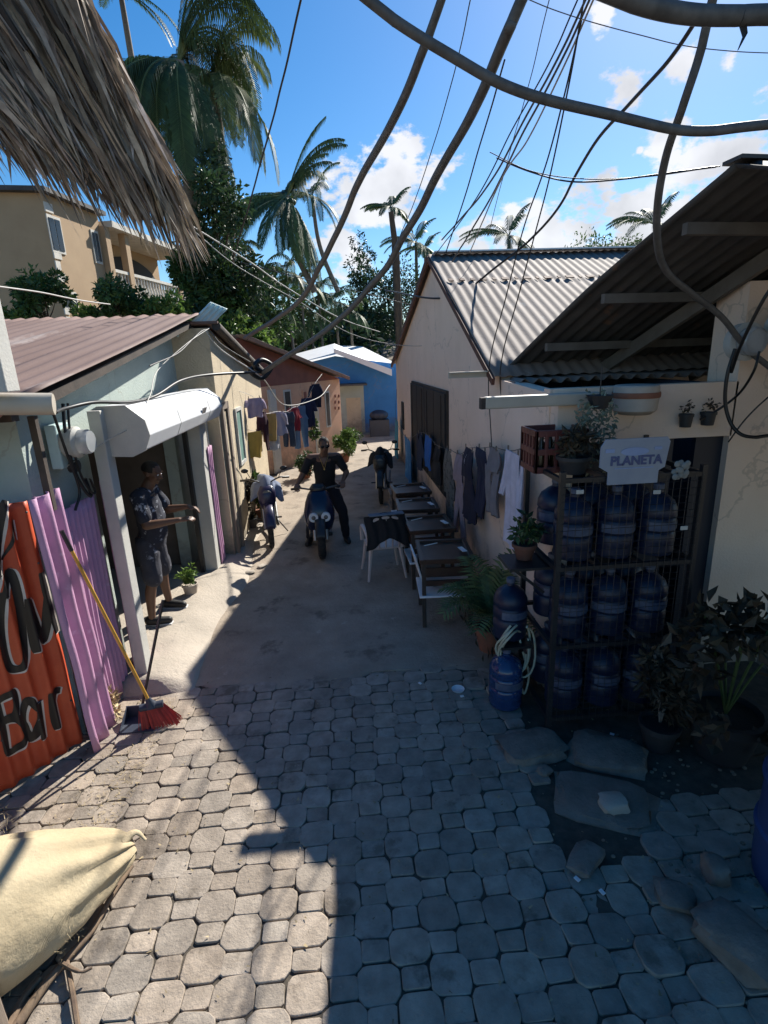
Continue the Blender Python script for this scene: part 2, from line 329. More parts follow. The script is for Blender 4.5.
# pavers: a checkerboard of clipped large stones and small oblong ones
g = MB(); px, py = .166, .141
def paver(cx, cy, ax, ay, bx, by, big):
    j = lambda s: rnd.uniform(-s, s)
    if big: pts = [(ax,-by),(ax,by),(bx,ay),(-bx,ay),(-ax,by),(-ax,-by),(-bx,-ay),(bx,-ay)]
    else: pts = [(ax,-ay),(ax,ay),(-ax,ay),(-ax,-ay)]
    pts = [(x+j(.007), y+j(.006)) for x, y in pts]
    for c_ in range(1):
        q = []
        for i in range(len(pts)):
            a, b = pts[i], pts[(i+1) % len(pts)]; k = .14 if big else .10
            q += [(lerp(a[0],b[0],k), lerp(a[1],b[1],k)), (lerp(a[0],b[0],1-k), lerp(a[1],b[1],1-k))]
        pts = q
    n = len(pts); tx, ty, dz = j(.02), j(.02), j(.004)
    if cx > .9: tx *= 2.2; ty *= 2.2; dz *= 2.5
    def ring(k, z): return [(cx+x*k, cy+y*k, z+dz+(x*tx+y*ty)*k + .0015*nz_((cx+x)*20,(cy+y)*20)) for x, y in pts]
    vs = ring(1, -.035)+ring(1, -.006)+ring(.985, -.002)+ring(.95, 0)+ring(.5, .0005)
    t = rnd.uniform(.78, 1.12); wm = rnd.uniform(-.03, .03)
    g.tone = (t*(1+wm), t, t*(1-wm))
    g.add(vs, [(r_*n+k, r_*n+(k+1)%n, (r_+1)*n+(k+1)%n, (r_+1)*n+k) for r_ in range(4) for k in range(n)] + [tuple(4*n+k for k in range(n))])
for i in range(-15, 28):
    for j_ in range(0, 32):
        cx = i*px + .02 + .012*math.sin(j_*.8); cy = .05+j_*py + .012*math.sin(i*.9) - (i*px)*.02
        lim = 4.25 + .10*math.sin(cx*3) + .04*math.sin(cx*11)
        if cy > lim or cx < -2.15-.02*j_ or cx > 2.35+.2*math.sin(cy*3): continue
        if cx > 1.25 and 2.55 < cy: continue
        if math.hypot(cx-1.35, cy-2.5) < .28: continue
        gap = rnd.uniform(.001, .006); fade = 1
        if (i+j_) % 2 == 0: paver(cx, cy, .099-gap*.5, .087-gap*.5, .067-gap*.4, .051-gap*.4, True)
        else: paver(cx, cy, .068-gap*.5, .052-gap*.5, 0, 0, False)
struct('paving', g, M['paver'], smooth=14)
g = MB(); g.grid(lambda a,b: (lerp(-2.6,3.6,a), lerp(-.2,4.3,b), -.013+.007*nz_(a*40,b*30)), 90, 70); struct('joint_sand', g, mat('joint dirt',(.10,.082,.062),(.05,.042,.032),.95,12,.004,60), smooth=60)

# worn concrete lane beyond the pavers
g = MB()
def lf(a, b):
    y = 4.18 + b*30; x0 = -1.75 - .0*b; x1 = 2.2
    x = lerp(x0, x1, a) + (0 if b > .1 else 0)
    if b == 0: y += .10*math.sin(x*3)+.04*math.sin(x*11)
    z = .004 + .016*nz_(x*1.6, y*1.2) + .006*nz_(x*6, y*5)
    if b == 0: z = -.02
    return (x, y, z)
g.grid(lf, 90, 420); struct('road', g, M['lane'], smooth=60)
# pale concrete apron running along the left doorways, with a drain edge
g = MB()
def apron(a, b):
    y = 4.15 + b*5.0; edge = -1.42 + .07*math.sin(y*2.1) - .06*max(0, 5-y) + (.02*(y-6) if y > 6 else 0)
    x = lerp(-2.4, edge, a); z = .115*(1 - max(0, (a-.62)/.38)**1.5) + .015*nz_(x*4, y*3) - .03*(b if b > .5 else 0)
    if b == 0 or a == 1: z = -.03
    return (x, y, z)
g.grid(apron, 24, 60); struct('pavement', g, M['slab'], smooth=60)
# broken concrete threshold slabs before the water shop
def stone(name, c, d, m, seed, rz=0, label=None, group=None, par=None, n=14):
    b = MB(); b.ball((0,0,0), (1,1,1), n, 10); rr = Matrix.Rotation(rz, 3, 'Z'); vs = []
    for (x,y,z) in b.v:
        q = V((x,y,z)); q = V([math.copysign(abs(k)**.55, k) for k in q]); f = 1 + .34*nz_(x*1.6+seed, y*1.6, z*1.6)+.12*nz_(x*4+seed, y*4, z*4); q.z *= .72
        q = rr @ V((q.x*d[0]/2*f, q.y*d[1]/2*f, q.z*d[2]/2*(.9+.1*f))); vs.append((q.x+c[0], q.y+c[1], q.z+c[2]))
    b.v = vs; o = b.build(name, m, smooth=40, loc=(c[0], c[1], 0))
    if label: tag(o, label, 'stone' if 'slab' not in name else 'slab', group)
    return o
stone('concrete_slab', (1.22,3.12,.02), (.50,.30,.12), M['stone'], 3, .1, 'flat broken concrete slab in the paving just below the blue jug with the hose')
stone('concrete_slab', (1.72,3.00,.02), (.52,.36,.14), M['stone'], 9, -.4, 'broken concrete slab in front of the foot of the water jug cage')
stone('concrete_slab', (1.52,2.62,.0), (.62,.42,.08), M['dirtpile'], 12, -.5, 'dark sunken slab between the two broken slabs and the pale stones')
for i, (u, v, d, lab) in enumerate([
   (614,803,(.17,.14,.12),'pale rounded stone lying in the rubble below the water jug cage'),
   (585,858,(.22,.14,.06),'flat crumbled pale stone left of the rubble'),
   (716,868,(.15,.12,.16),'pinkish upright stone under the potted shrub pot'),
   (740,940,(.38,.26,.20),'big smooth boulder at the right bottom edge by the blue barrel'),
   (675,895,(.20,.15,.09),'small stone between the boulder and the rubble'),
   (545,770,(.10,.08,.05),'little stone beside the sunken slab')]):
    p = GZ(u, v, d[2]*.4); stone('stone', (p.x,p.y,d[2]*.35), d, M['stone'] if i else M['slab'], i*7.3, i*.7, lab, 'loose stones by the water shop')
g = MB()
for k in range(300):
    x = rnd.gauss(1.9,.35); y = rnd.uniform(1.5,3.2)
    if x < 1.1 or x > 3: continue
    s_ = rnd.uniform(.005,.017); g.ball((x,y,-.01+s_*.4), (s_, s_*rnd.uniform(.6,1), s_*.6), 6, 4)
for k in range(260):
    x = rnd.uniform(-2.0,-1.55); y = rnd.uniform(2.2,4.1); s_ = rnd.uniform(.004,.012); g.ball((x,y,-.01+s_*.5), (s_,s_*.8,s_*.5), 6, 4)
tag(g.build('gravel', M['ground']), kind='stuff')
g = MB()                                      # litter of straw and dry leaves along the left fence
for k in range(700):
    x = -1.55 - abs(rnd.gauss(0,.2)); y = rnd.uniform(2.0, 4.1); a = rnd.uniform(0, PI); l = rnd.uniform(.01,.045)
    d = V((math.cos(a)*l, math.sin(a)*l, rnd.uniform(-.003,.006))); p = V((x,y,.006)); q = V((-d.y,d.x,0)).normalized()*.0025
    g.tone = rnd.uniform(.6,1.3); g.add([p-q, p+d, p+q], [(0,1,2)])
for k in range(420):                         # dry leaf bits caught in the paving joints
    p = V((rnd.uniform(-2.0,2.0), rnd.uniform(1.2,4.4), .008)); l = rnd.uniform(.008,.024); a = rnd.uniform(0,6.28); d = V((math.cos(a)*l, math.sin(a)*l, rnd.uniform(0,.006))); q = V((-d.y,d.x,0))*rnd.uniform(.15,.4)
    g.tone = rnd.uniform(.35,1.1); g.add([p-q, p+d-q*.4, p+d*1.1+q*.3, p+q],[(0,1,2,3)])
tag(g.build('straw_litter', M['drygrass']), kind='stuff')
p = GZ(458,689,.012)
g = MB(); g.lathe([(.0001,.0),(.05,.0),(.056,.012),(.05,.010),(.046,.006),(.0001,.006)], (p.x,p.y,.004), 20)
tag(g.build('lid', M['white'], smooth=1, loc=(p.x,p.y,0)), 'small round white plastic lid lying on the shaded lane', 'lid')
g = MB()
for u, v in ((577,880),(602,893),(612,735),(420,684),(462,697)):
    q = GZ(u,v,0); g2 = MB(); g2.box((q.x,q.y,.008),(.03,.02,.006),rz=u)
    tag(g2.build('litter', M['white'], loc=q), 'small pale scrap of litter lying on the shaded ground', 'litter', 'scraps on the ground')

# ================================================================== FOLIAGE HELPERS
def leafquad(mb, p, d, n, l, w_, bend=.2):
    s_ = d.cross(n)
    if s_.length < 1e-4: return
    s_.normalize(); n = s_.cross(d)
    m_ = p + d*l*.5 + n*l*.04; e = p + d*l - n*l*bend
    mb.add([p, m_+s_*w_*.5, e, m_-s_*w_*.5], [(0,1,2),(0,2,3)])
def rv(r_): 
    while True:
        v = V((r_.uniform(-1,1), r_.uniform(-1,1), r_.uniform(-1,1)))
        if .01 < v.length < 1: return v.normalized()
def crown(mb, c, rad, n, size, r_, clumps=26, tall=1.0):
    c = V(c); cl = []
    for k in range(clumps):
        d = rv(r_); q = r_.uniform(.35, .95)
        cl.append((c + V((d.x*rad[0]*q, d.y*rad[1]*q, d.z*rad[2]*q)), r_.uniform(.22,.42)*min(rad), r_.uniform(.62,1.35)))
    for k in range(n):
        cc_, cr_, tn = cl[r_.randrange(clumps)]
        d = rv(r_); p = cc_ + d*cr_*r_.uniform(.45,1.12); p.z += cr_*.1
        dd = (d + rv(r_)*.9 + V((0,0,-.15))).normalized(); mb.tone = tn*r_.uniform(.75,1.25)
        leafquad(mb, p, dd, rv(r_), size*r_.uniform(.6,1.3), size*r_.uniform(.3,.6))
    return [x[0] for x in cl]
def tree(name, loc, h, rad, n, size, m, label, seed, group=None, trunk=.12, clumps=26, base=.0, bark='barkb', cat='tree', limbs=9, low=.5):
    r_ = random.Random(seed); loc = V(loc); t = thing(name, loc, label, cat, group)
    b = MB(); cc_ = loc + V((0,0,h-rad[2])); pts = crown(b, cc_, rad, n, size, r_, clumps); b.tone = None
    k = MB(); top = cc_ + V((0,0,rad[2]*.4))
    pp = [loc, lerp(loc, top, .35)+V((r_.uniform(-.1,.1)*h*.2,0,0)), lerp(loc, top, .7), top]
    k.tube(catmull(pp, 4), [lerp(trunk, trunk*.25, i/12) for i in range(13)], 8)
    for q in pts[:limbs]:
        s_ = lerp(loc, top, r_.uniform(low, .85)); mm = (s_+q)/2 + V((0,0,-.1*rad[2])); k.tube(catmull([s_, mm, q], 3), [trunk*.4*(1-i/8) for i in range(7)], 5)
    k.build('trunk', M[bark], t, smooth=60); b.build('crown', M[m], t)
    return t
def frond(mb, base, az_, elv, L_, droop, r_, nl=44, ll=.5, lw=.035, hang=.6, tw=0, rach=None):
    """palm frond: rachis curving down, with leaflets on both sides"""
    d = V((math.cos(az_)*math.cos(elv), math.sin(az_)*math.cos(elv), math.sin(elv))); p = V(base); st = L_/nl; pts = [p.copy()]
    for i in range(nl):
        t = i/nl; d = (d + V((0,0,-droop*st*(.35+1.3*t)/L_*2))).normalized(); q = p + d*st
        side = d.cross(V((0,0,1)));
        if side.length < .05: side = V((math.sin(az_), -math.cos(az_), 0))
        side.normalize(); up = side.cross(d).normalized()
        if t > .12:
            l = ll*math.sin(PI*min(1, (t-.05)*.86+.14))**.6*r_.uniform(.8,1.1)
            for s_ in (-1, 1):
                dd = (side*s_ + d*.65 + up*.25).normalized(); a = q; mb.tone = mbt*r_.uniform(.7,1.25)
                m_ = a + dd*l*.45 - V((0,0,hang*l*.18)); e = m_ + (dd*.55*(1-hang*.75) + V((0,0,-hang*1.0))).normalized()*l*.55
                ww = d*lw*.5
                mb.add([a-ww*.5, a+ww*.5, m_+ww, m_-ww, e], [(0,1,2,3),(3,2,4)])
        p = q; pts.append(p.copy())
    if rach is not None: rach.tube(pts[::4]+[pts[-1]], [max(.004, .03*(1-i/ (len(pts)/4+1)))*L_/3 for i in range(len(pts[::4])+1)], 5)
mbt = 1
def palm(loc, top, L_, n, m, label, seed, trunk=.16, droop=1.5, ll=.55, lw=.04, hang=.6, group=None, elr=(-.5,1.25), nl=44, curve=0, coco=False, azr=None):
    global mbt
    r_ = random.Random(seed); loc = V(loc); top = V(top); t = thing('palm_tree', loc, label, 'palm tree', group)
    k = MB(); mid = (loc+top)/2 + V((curve, 0, 0)); k.tube(catmull([loc, mid, top], 10), [lerp(trunk*1.25, trunk*.8, i/20) for i in range(21)], 10); k.build('trunk', M['bark'], t, smooth=60)
    k = MB(); k.tone = 1
    for i in range(n):
        b = MB() if i < 0 else None
        el_ = lerp(elr[0], elr[1], ((i*.618) % 1)); mbt = r_.uniform(.7,1.2); a = i*2.39996 + r_.uniform(-.2,.2)
        if i == 0: fb = MB(); rb = MB()
        frond(fb, top, a, el_, L_*r_.uniform(.82,1.08), droop*r_.uniform(.75,1.25), r_, nl, ll, lw, hang, rach=rb)
    fb.build('crown', M[m], t); rb.tone = None
    rb.t = [1.0]*len(rb.f); rb.build('frond_stems', M['frondy'], t)
    if coco:
        c_ = MB()
        for i in range(7): a = i*.9; c_.ball(top+V((math.cos(a)*.25, math.sin(a)*.25, -.25)), .13, 8, 6)
        c_.build('coconut_cluster', M['leafd'], t, smooth=1)
    return t

# ================================================================== BACKGROUND TREES
pr = GY(178,62,17)                                        # the big drooping palm on the left
palm((pr.x-.2, 17, 2.5), pr, 3.9, 46, 'frond', 'large drooping palm with thick shaggy fronds behind the thatched roof at upper left', 3, trunk=.20, droop=1.6, ll=.85, lw=.045, hang=.85, elr=(-1.0,1.4), nl=66)
pr2 = GY(214,85,18.5)
palm((pr.x+.5, 18.5, 2.5), pr2, 3.2, 26, 'frondy', 'yellowish drooping palm crown at the right side of the large shaggy palm', 8, trunk=.18, droop=1.9, ll=.8, lw=.05, hang=.95, elr=(-.2,1.4), nl=60)
pc = GY(287,196,26)
palm(GY(315,292,26), pc, 3.6, 40, 'frond', 'tall coconut palm with a full round crown at the centre of the sky', 11, trunk=.12, droop=.6, ll=.7, lw=.075, hang=.75, curve=-.35, elr=(-1.25,1.25), nl=50, coco=True)
pd = GY(312,196,31)
palm(GY(338,292,31), pd, 2.3, 12, 'frond', 'slender leaning palm just right of the full coconut palm', 14, trunk=.11, droop=.9, ll=.5, lw=.05, hang=.6, curve=-.3)
for (u, v, y, bu, L_, sd_, lab) in [(392,208,42,396,2.2,21,'small distant palm seen between the two thick overhead cables'),
        (416,243,44,418,3.0,22,'grey distant palm beside the brown trunk above the cream gable'),
        (509,236,38,511,3.3,23,'distant palm rising just behind the ridge of the corrugated roof'),
        (656,225,34,660,3.2,24,'distant palm partly hidden by the dark roof slope on the right'),
        (120,-10,30,140,3.4,26,'pale palm crown at the very top between the thatch and the shaggy palm'),
        (425,250,55,427,2.6,27,'faint far palm low behind the cream gable')]:
    q = GY(u,v,y); b_ = GY(bu, v+110, y); palm((b_.x, y, max(0, b_.z-2)), q, L_, 16, 'frond', lab, sd_, trunk=.14, droop=.55, ll=.55, lw=.10, hang=.45, elr=(-.5,1.2), nl=30, group='palms on the skyline')
# brown bare trunk
a = GY(391,212,34); b_ = GY(398,292,34)
g = MB(); g.tube([b_-V((0,0,4)), (a+b_)/2+V((.1,0,0)), a], [.22,.20,.15], 9)
tag(g.build('dead_trunk', M['barkb'], smooth=60, loc=b_-V((0,0,4))), 'bare brown dead trunk standing behind the palms above the cream gable', 'tree trunk')
# wooded slope: individual trees
def at(u, v, y): return GY(u, v, y)
spec = [ # u, vtop, y, radius(w,h), leaf mat, leafs, label
 (208,240,16.2,(1.05,1.2),'leaf',6500,'dark dense tree hanging under the large shaggy palm'),
 (205,150,16,(1.25,2.6),'leafd',8500,'narrow dark crown in front of the shaggy palm trunk'),
 (215,300,15.5,(.9,.9),'leafy',2000,'bright yellow green bush right above the turquoise roof sheet'),
 (240,322,15.5,(.8,.55),'leafy',2200,'low bright bush behind the peak of the orange house'),
 (250,268,24,(1.9,1.5),'leaf',2600,'dark tree left of the coconut palm stems'),
 (345,300,40,(2.8,2.5),'leaf',3000,'mid green tree behind the white far roofs'),
 (362,232,40,(1.7,4.2),'leafd',3600,'tall thin leaved tree standing between the two thick cables'),
 (400,262,43,(3.5,3.5),'leafd',3600,'broad dark tree beside the cream gable'),
 (330,328,40,(3.4,1.7),'leaf',2400,'rounded green bush just above the far white roof'),
 (425,300,41,(3.3,3.0),'leafd',3000,'dark tree half hidden by the cream gable edge'),
 (400,335,41,(2.4,1.3),'leafy',1800,'light green bush between the far white roof and the gable'),
 (600,232,40,(2.6,2.4),'leaf',2600,'loose leafy tree above the right end of the corrugated roof'),
 (572,250,42,(1.6,1.6),'leaf',1200,'thin leafy tree just left of the loose one above the corrugated roof'),
 (635,235,42,(1.4,1.6),'leaf',1200,'sparse tree by the palm at the dark roof slope'),
 (225,300,26,(2.2,2.0),'leaf',2400,'shaded tree behind the bright bush'),
 (285,300,33,(2.6,2.4),'leaf',2600,'shaded tree low behind the palm clump'),
 (445,285,36,(2.6,2.4),'leafd',1800,'dark far tree hidden mostly by the cream gable'),
]
for i, (u, v, y, rr, m, n, lab) in enumerate(spec):
    t = at(u, v, y); base = hillz(t.x, y); 
    tree('broadleaf_tree', (t.x, y, min(base, t.z-1.5)), t.z-min(base, t.z-1.5), (rr[0], rr[0], rr[1]), n, .17 if y < 22 else .26, m, lab, 40+i, 'trees on the slope', trunk=.13, clumps=34)
# clump of small feathery palms
for i, (u, v, y) in enumerate([(232,262,24),(262,276,26),(286,272,28),(300,282,30),(318,292,31),(335,302,32),(272,300,27),(247,298,24),(310,312,31),(290,318,30),(350,312,32)]):
    q = at(u, v, y); palm((q.x+.1, y, max(0, hillz(q.x,y)-.3)), q, 1.9, 13, 'frond' if i % 3 else 'frondy', 'feathery small palm in the clump on the slope below the coconut palm', 60+i, trunk=.07, droop=1.3, ll=.5, lw=.07, hang=.6, elr=(-.2,1.3), nl=26, group='clump of small palms')
# wood in the distance
g = MB(); r_ = random.Random(5)
for k in range(26000):
    x = r_.uniform(-26, 40); y = r_.uniform(34, 58)
    if x > 3 and y < 44: y += 12
    h = hillz(x, y) + (1 if x < 6 else .6)*(2.0+1.2*nz_(x*.35, y*.35)+.9*nz_(x*.9, y*.9,4)); z = r_.uniform(max(0, h-2.8), h)
    if x > 5: z -= 1.2
    g.tone = r_.uniform(.5,1.2); leafquad(g, V((x,y,z)), rv(r_), rv(r_), r_.uniform(.35,.7), .3)
tag(g.build('distant_wood', M['leafd']), kind='stuff')
# ================================================================== HOTEL ON THE SLOPE
A = GZ(42,193,9.2); B = GZ(182,249,9.2)
ux = (B-A); ux.z = 0; HL = ux.length; ux.normalize(); un = V((ux.y, -ux.x, 0))          # un faces the lane
if un.x < 0: un = -un
def HP(s_, z, d=0): return A + ux*s_ + V((0,0,z-9.2)) + un*d
def hs_(u, v): q = GP(u, v, A, B); return (q-A).dot(ux), q.z
hotel = thing('hotel', (A.x, A.y, 2), 'tan two storey stucco building with a balcony, high on the slope behind the rusty roof', 'building')
lx = V((-1, -.12, 0)).normalized()                      # the flank facing the camera
ang = math.atan2(ux.y, ux.x)
def hbox(mb, s0, s1, z0, z1, d0, d1):
    c = HP((s0+s1)/2, (z0+z1)/2, (d0+d1)/2); mb.box(c, (s1-s0, abs(d1-d0), z1-z0), rz=ang)
b0, zt = hs_(103, 225); b1, _ = hs_(150, 225); bal_l, zb = hs_(125, 300)
sb0 = hs_(108, 280)[0]
g = MB(); c0 = A+V((0,0,-9.2+2)); 
# main block up to balcony, then recessed block behind the balcony
F0 = c0; 
def blk(mb, s0, s1, z0, z1, depth, d0=0):
    a, b = HP(s0, z0, d0), HP(s1, z0, d0); mb.prism([a, b, b-un*depth, a-un*depth], (0,0,z1-z0))
g.prism([HP(0,2), HP(sb0,2), HP(sb0,2,-9), HP(0,2,-9)+lx*9-ux*0, HP(0,2)+lx*9], (0,0,7.2))
blk(g, sb0, HL, 2, 6.0, 9); blk(g, sb0, HL, 5.9, 9.0, 7, -1.6)
hw = g.build('wall', M['hotel'], hotel)
g = MB()
g.prism([HP(-.25,9.2,.3)+lx*.0, HP(sb0+.2,9.2,.3), HP(sb0+.2,9.2,-9), HP(0,9.2,-9)+lx*9, HP(-.2,9.2,.3)+lx*9], (0,0,.16))
g.build('roof', M['darktin'], hotel)
g = MB(); blk(g, sb0+.2, HL+.4, 8.75, 9.0, 3, .5); g.build('balcony_canopy', M['hoteltrim'], hotel)
g = MB()                                                  # quoins
for k in range(16):
    w_ = .42 if k % 2 else .26; z = 2.6+k*.41
    c = HP(w_/2-.02, z, .012); g.box(c, (w_, .05, .33), rz=ang)
g.build('quoins', M['hoteltrim'], hotel)
for (u0, v0, u1, v1) in [(47,217,64,252),(91,232,101,262),(63,293,77,308)]:
    s0, z1 = hs_(u0, v0); s1, z0 = hs_(u1, v1); zt_ = hs_(u0, (v0+v1)/2)[1]; 
    f = MB(); hbox(f, s0-.07, s1+.07, z0-.1, z1+.1, .0, .04); fo = f.build('window', M['hoteltrim'], hotel)
    f = MB(); m_ = (s0+s1)/2; hbox(f, s0, m_-.03, z0, z1, .042, .06); hbox(f, m_+.03, s1, z0, z1, .042, .06); f.build('pane', M['glassd'], fo)
# balcony: openings, pillars, balustrade
f = MB(); 
s0, s1 = sb0+.35, sb0+1.3; hbox(f, s0, s1, 6.2, 8.5, -1.59, -1.5); f.build('balcony_door', M['dark'], hotel)
f = MB(); 
q0, q1 = sb0+2.0, HL-.6; n = 12; pts = [HP(q0,6.1,-1.5), HP(q1,6.1,-1.5)] + [HP(lerp(q1,q0,k/n), 7.5+.8*math.sin(PI*k/n)**.6, -1.5) for k in range(n+1)]
f.prism(pts, -un*.06); f.build('arched_opening', M['dark'], hotel)
pz = []
for s_ in (sb0+.1, sb0+1.6, HL-1.3, HL-.1):
    f = MB(); hbox(f, s_-.17, s_+.17, 6.0, 8.75, -.05, .27); f.build('pillar', M['hotel'], hotel)
f = MB(); hbox(f, sb0, HL, 5.85, 6.08, .0, .35); hbox(f, sb0, HL, 6.95, 7.08, .02, .22)
s_ = sb0+.1
while s_ < HL:
    p = HP(s_, 6.08, .12); f.lathe([(.05,0),(.06,.1),(.10,.3),(.05,.6),(.06,.8),(.07,.88)], p, 8); s_ += .27
f.build('balustrade', M['hoteltrim'], hotel, smooth=50)
# shrubs on the bank before it
for i, (u, v, y, r1, r2, n, m, lab) in enumerate([(45,300,13.2,.75,.55,2600,'leaf','round leafy shrub at the left, in front of the tan building corner'),
   (118,303,13.6,.8,.55,2600,'leaf','round leafy shrub below the left end of the balcony'),
   (165,312,13.8,.75,.4,1800,'leafy','low shrub between the balcony and the turquoise roof sheet'),
   (88,316,13.4,.6,.3,1200,'leafy','low ragged shrub between the two round ones'),
   (10,318,13,.6,.25,800,'leafy','low shrub at the left frame edge above the rusty roof')]):
    q = GY(u,v,y); tree('shrub', (q.x,y,max(2.0,hillz(q.x,y))), q.z-max(2.0,hillz(q.x,y))+r2*.9, (r1,r1,r2), n, .13, m, lab, 80+i, 'shrubs behind the rusty roof', trunk=.04, clumps=20, cat='shrub')

# ================================================================== LEFT ROW
def poly(mb, pts, ext): mb.prism(pts, ext)
# pale green house with the roller shutter
gh = thing('pale_green_house', (-2.2,5,0), 'pale green plastered house with rusty roof and a roller shutter over its doorway', 'house')
XW = -2.16
g = MB()
poly(g, [(XW,3.72,0),(XW,4.62,0),(XW,4.62,2.80),(XW,3.72,2.60)], (-.15,0,0)); g.box((-4.4,3.80,1.25),(4.2,.14,2.5))
poly(g, [(XW,4.62,2.2),(XW,6.95,2.2),(XW,6.95,3.18),(XW,4.62,2.801)], (-.15,0,0))
poly(g, [(XW,6.95,0),(XW,7.55,0),(XW,7.55,3.30),(XW,6.95,3.181)], (-.15,0,0))
g.box((-4.2,7.5,1.6),(4.0,.15,3.2)); g.build('wall', M['green'], gh)
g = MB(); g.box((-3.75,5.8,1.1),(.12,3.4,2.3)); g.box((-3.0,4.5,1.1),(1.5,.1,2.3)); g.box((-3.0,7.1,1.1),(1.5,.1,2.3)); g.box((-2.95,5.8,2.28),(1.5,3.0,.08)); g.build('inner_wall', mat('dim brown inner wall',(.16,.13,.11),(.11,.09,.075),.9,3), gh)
g = MB(); g.box((-2.95,5.8,.06),(1.6,2.6,.12)); g.build('floor', M['slab'], gh)
g = MB(); o_ = V((-1.86,3.35,2.60)); e_ = V((-1.80,7.62,3.40)); al = e_-o_; corr(g, e_, (-1,-.02,.0), -al, 7.5, al.length, .012, .17, seed=2, nl=14); g.build('roof', M['rusttin'], gh, smooth=50, solid=.004)
g = MB(); g.bar((-1.95,3.6,2.56),(-1.93,7.5,3.27),.09,.07); g.bar((-2.3,3.45,2.50),(-2.0,3.45,2.50),.08,.08); g.bar((-2.6,3.42,2.5),(-5,3.42,2.5),.08,.1); g.build('roof_beam', M['darkwood'], gh)
g = MB(); corr(g, (-1.98,3.5,2.60),(-1,0,-.15),(0,-1,-.45),1.0,.35,.012,.11,seed=8); g.build('loose_eave_sheet', mat('orange rusty tin', (.42,.20,.10),(.30,.12,.06),.7,6,.003,30), gh, smooth=50, solid=.003)
g = MB(); g.box((-1.93,4.40,1.22),(.10,.14,2.44)); g.build('pillar', M['greypil'], gh, bevel=.008)
g = MB(); g.box((-1.90,6.98,1.13),(.20,.30,2.26)); g.build('pillar', M['greypil'], gh, bevel=.008)
g = MB(); g.box((-1.84,7.24,1.05),(.07,.05,2.1)); g.build('door_frame', M['greypil'], gh, bevel=.004)
# shutter box, eight sided
sh = MB(); sec = []
cx, cz, rr_ = -1.76, 2.27, .30
oct_ = [(-.30,-.26),(-.30,.22),(-.22,.26),(.06,.26),(.24,.10),(.27,-.06),(.20,-.22),(.06,-.28)]
oct_ = [(cx+a*.74, cz+b*.74) for a, b in oct_]
sh.prism([(x, 4.42, z) for x, z in oct_], (0, 2.72, 0)); sb_ = sh.build('shutter_box', M['white'], gh, bevel=.006)
g = MB(); g.prism([(x*1.0+(x-cx)*.03, 4.405, z+(z-cz)*.03) for x, z in oct_], (0,.014,0)); g.build('end_plate', M['greypil'], sb_)
g = MB(); g.prism([(x*1.0+(x-cx)*.03, 7.145, z+(z-cz)*.03) for x, z in oct_], (0,.014,0)); g.build('end_plate', M['greypil'], sb_)
g = MB(); g.box((-1.562,6.2,2.245),(.012,.16,.10),rot=Matrix.Rotation(R(20),3,'Y')); g.build('maker_plate', M['steel'], sb_)
for ys in (5.3,6.5):
    g = MB(); g.prism([(cx+(x-cx)*1.012, ys, cz+(z-cz)*1.012) for x, z in oct_], (0,.01,0)); g.build('seam', M['greypil'], sb_)
for y_ in (4.56,6.80): g = MB(); g.box((-1.98,y_,1.13),(.05,.09,2.15)); g.build('shutter_guide', M['black'], gh)
# turquoise sheet bent up at the ridge
g = MB(); a = GY(176,335,7.4); b_ = GY(210,300,7.7); corr(g, a-V((.0,0,.02)), (.35,.5,-.15), (b_-a), .30, (b_-a).length, .014, .075, seed=4)
tag(g.build('roof_sheet', M['teal'], smooth=50, solid=.004, loc=a), 'loose pale turquoise corrugated sheet sticking up at the end of the rusty roof', 'roof sheet')

# purple tin strip on the far jamb
def tinsheet(name, x, y0, y1, z0, z1, m, label, lean=0, seed=0, dx=0, pitch=.09, amp=.012, ragged=.02, yaw=0, parent=None, topdy=0):
    g = MB()
    n = max(10, int((y1-y0)/pitch*8))
    def f(a, b):
        y = lerp(y0, y1, a); top = z1 + ragged*nz_(y*9+seed, seed); z = lerp(z0, top, b)
        return (x + amp*math.sin(2*PI*(y-y0)/pitch) + lean*(b)*(z1-z0) + yaw*(y-y0) + .01*nz_(y*2+seed, z*2), y + topdy*b, z)
    g.grid(f, n, 14)
    o = g.build(name, m, parent, smooth=60, solid=.004) if parent else g.build(name, m, smooth=60, solid=.004, loc=(x,y0,z0))
    if label: tag(o, label, 'tin sheet', 'painted tin sheets of the left fence')
    return o
tinsheet('tin_sheet', -1.79, 7.02, 7.22, .05, 1.72, M['purple'], 'narrow lilac tin sheet on the far door jamb beyond the shutter')
tinsheet('tin_sheet', -2.05, 4.48, 4.76, .03, 1.86, M['purple'], 'narrow lilac tin sheet just behind the grey pillar at the doorway')
tinsheet('tin_sheet', -2.06, 3.74, 4.33, .02, 1.78, M['purple'], 'wide lilac tin sheet between the leaning tin sheet and the grey pillar', seed=5, pitch=.072, ragged=.035)
tinsheet('tin_sheet', -1.99, 3.47, 3.80, .0, 1.98, M['purple'], 'lilac tin sheet leaning out of line beside the red one', seed=9, pitch=.15, amp=.03, topdy=-.10, lean=.0)
F0, dF, nF = V((-2.125,3.585,0)), V((-.537,-.843,0)), V((.843,-.537,0))
RA, RP = .021, .118
def FPt(s_, z, off=0):
    q = RA*math.sin(2*PI*s_/RP)*(.75+.25*math.sin(2*PI*s_/RP)) + .012*nz_(s_*2, z*2) + .05*(1-z/2)*.3
    return F0 + dF*s_ + nF*(q+off) + V((0,0,z))
g = MB(); g.grid(lambda a,b: FPt(a*2.3, lerp(.05, 1.93+.02*nz_(a*16,3), b)), 420, 40)
tag(g.build('tin_sheet', M['redtin'], smooth=60, solid=.004, loc=F0), 'red corrugated tin fence panel painted with black lettering', 'tin sheet', 'painted tin sheets of the left fence')
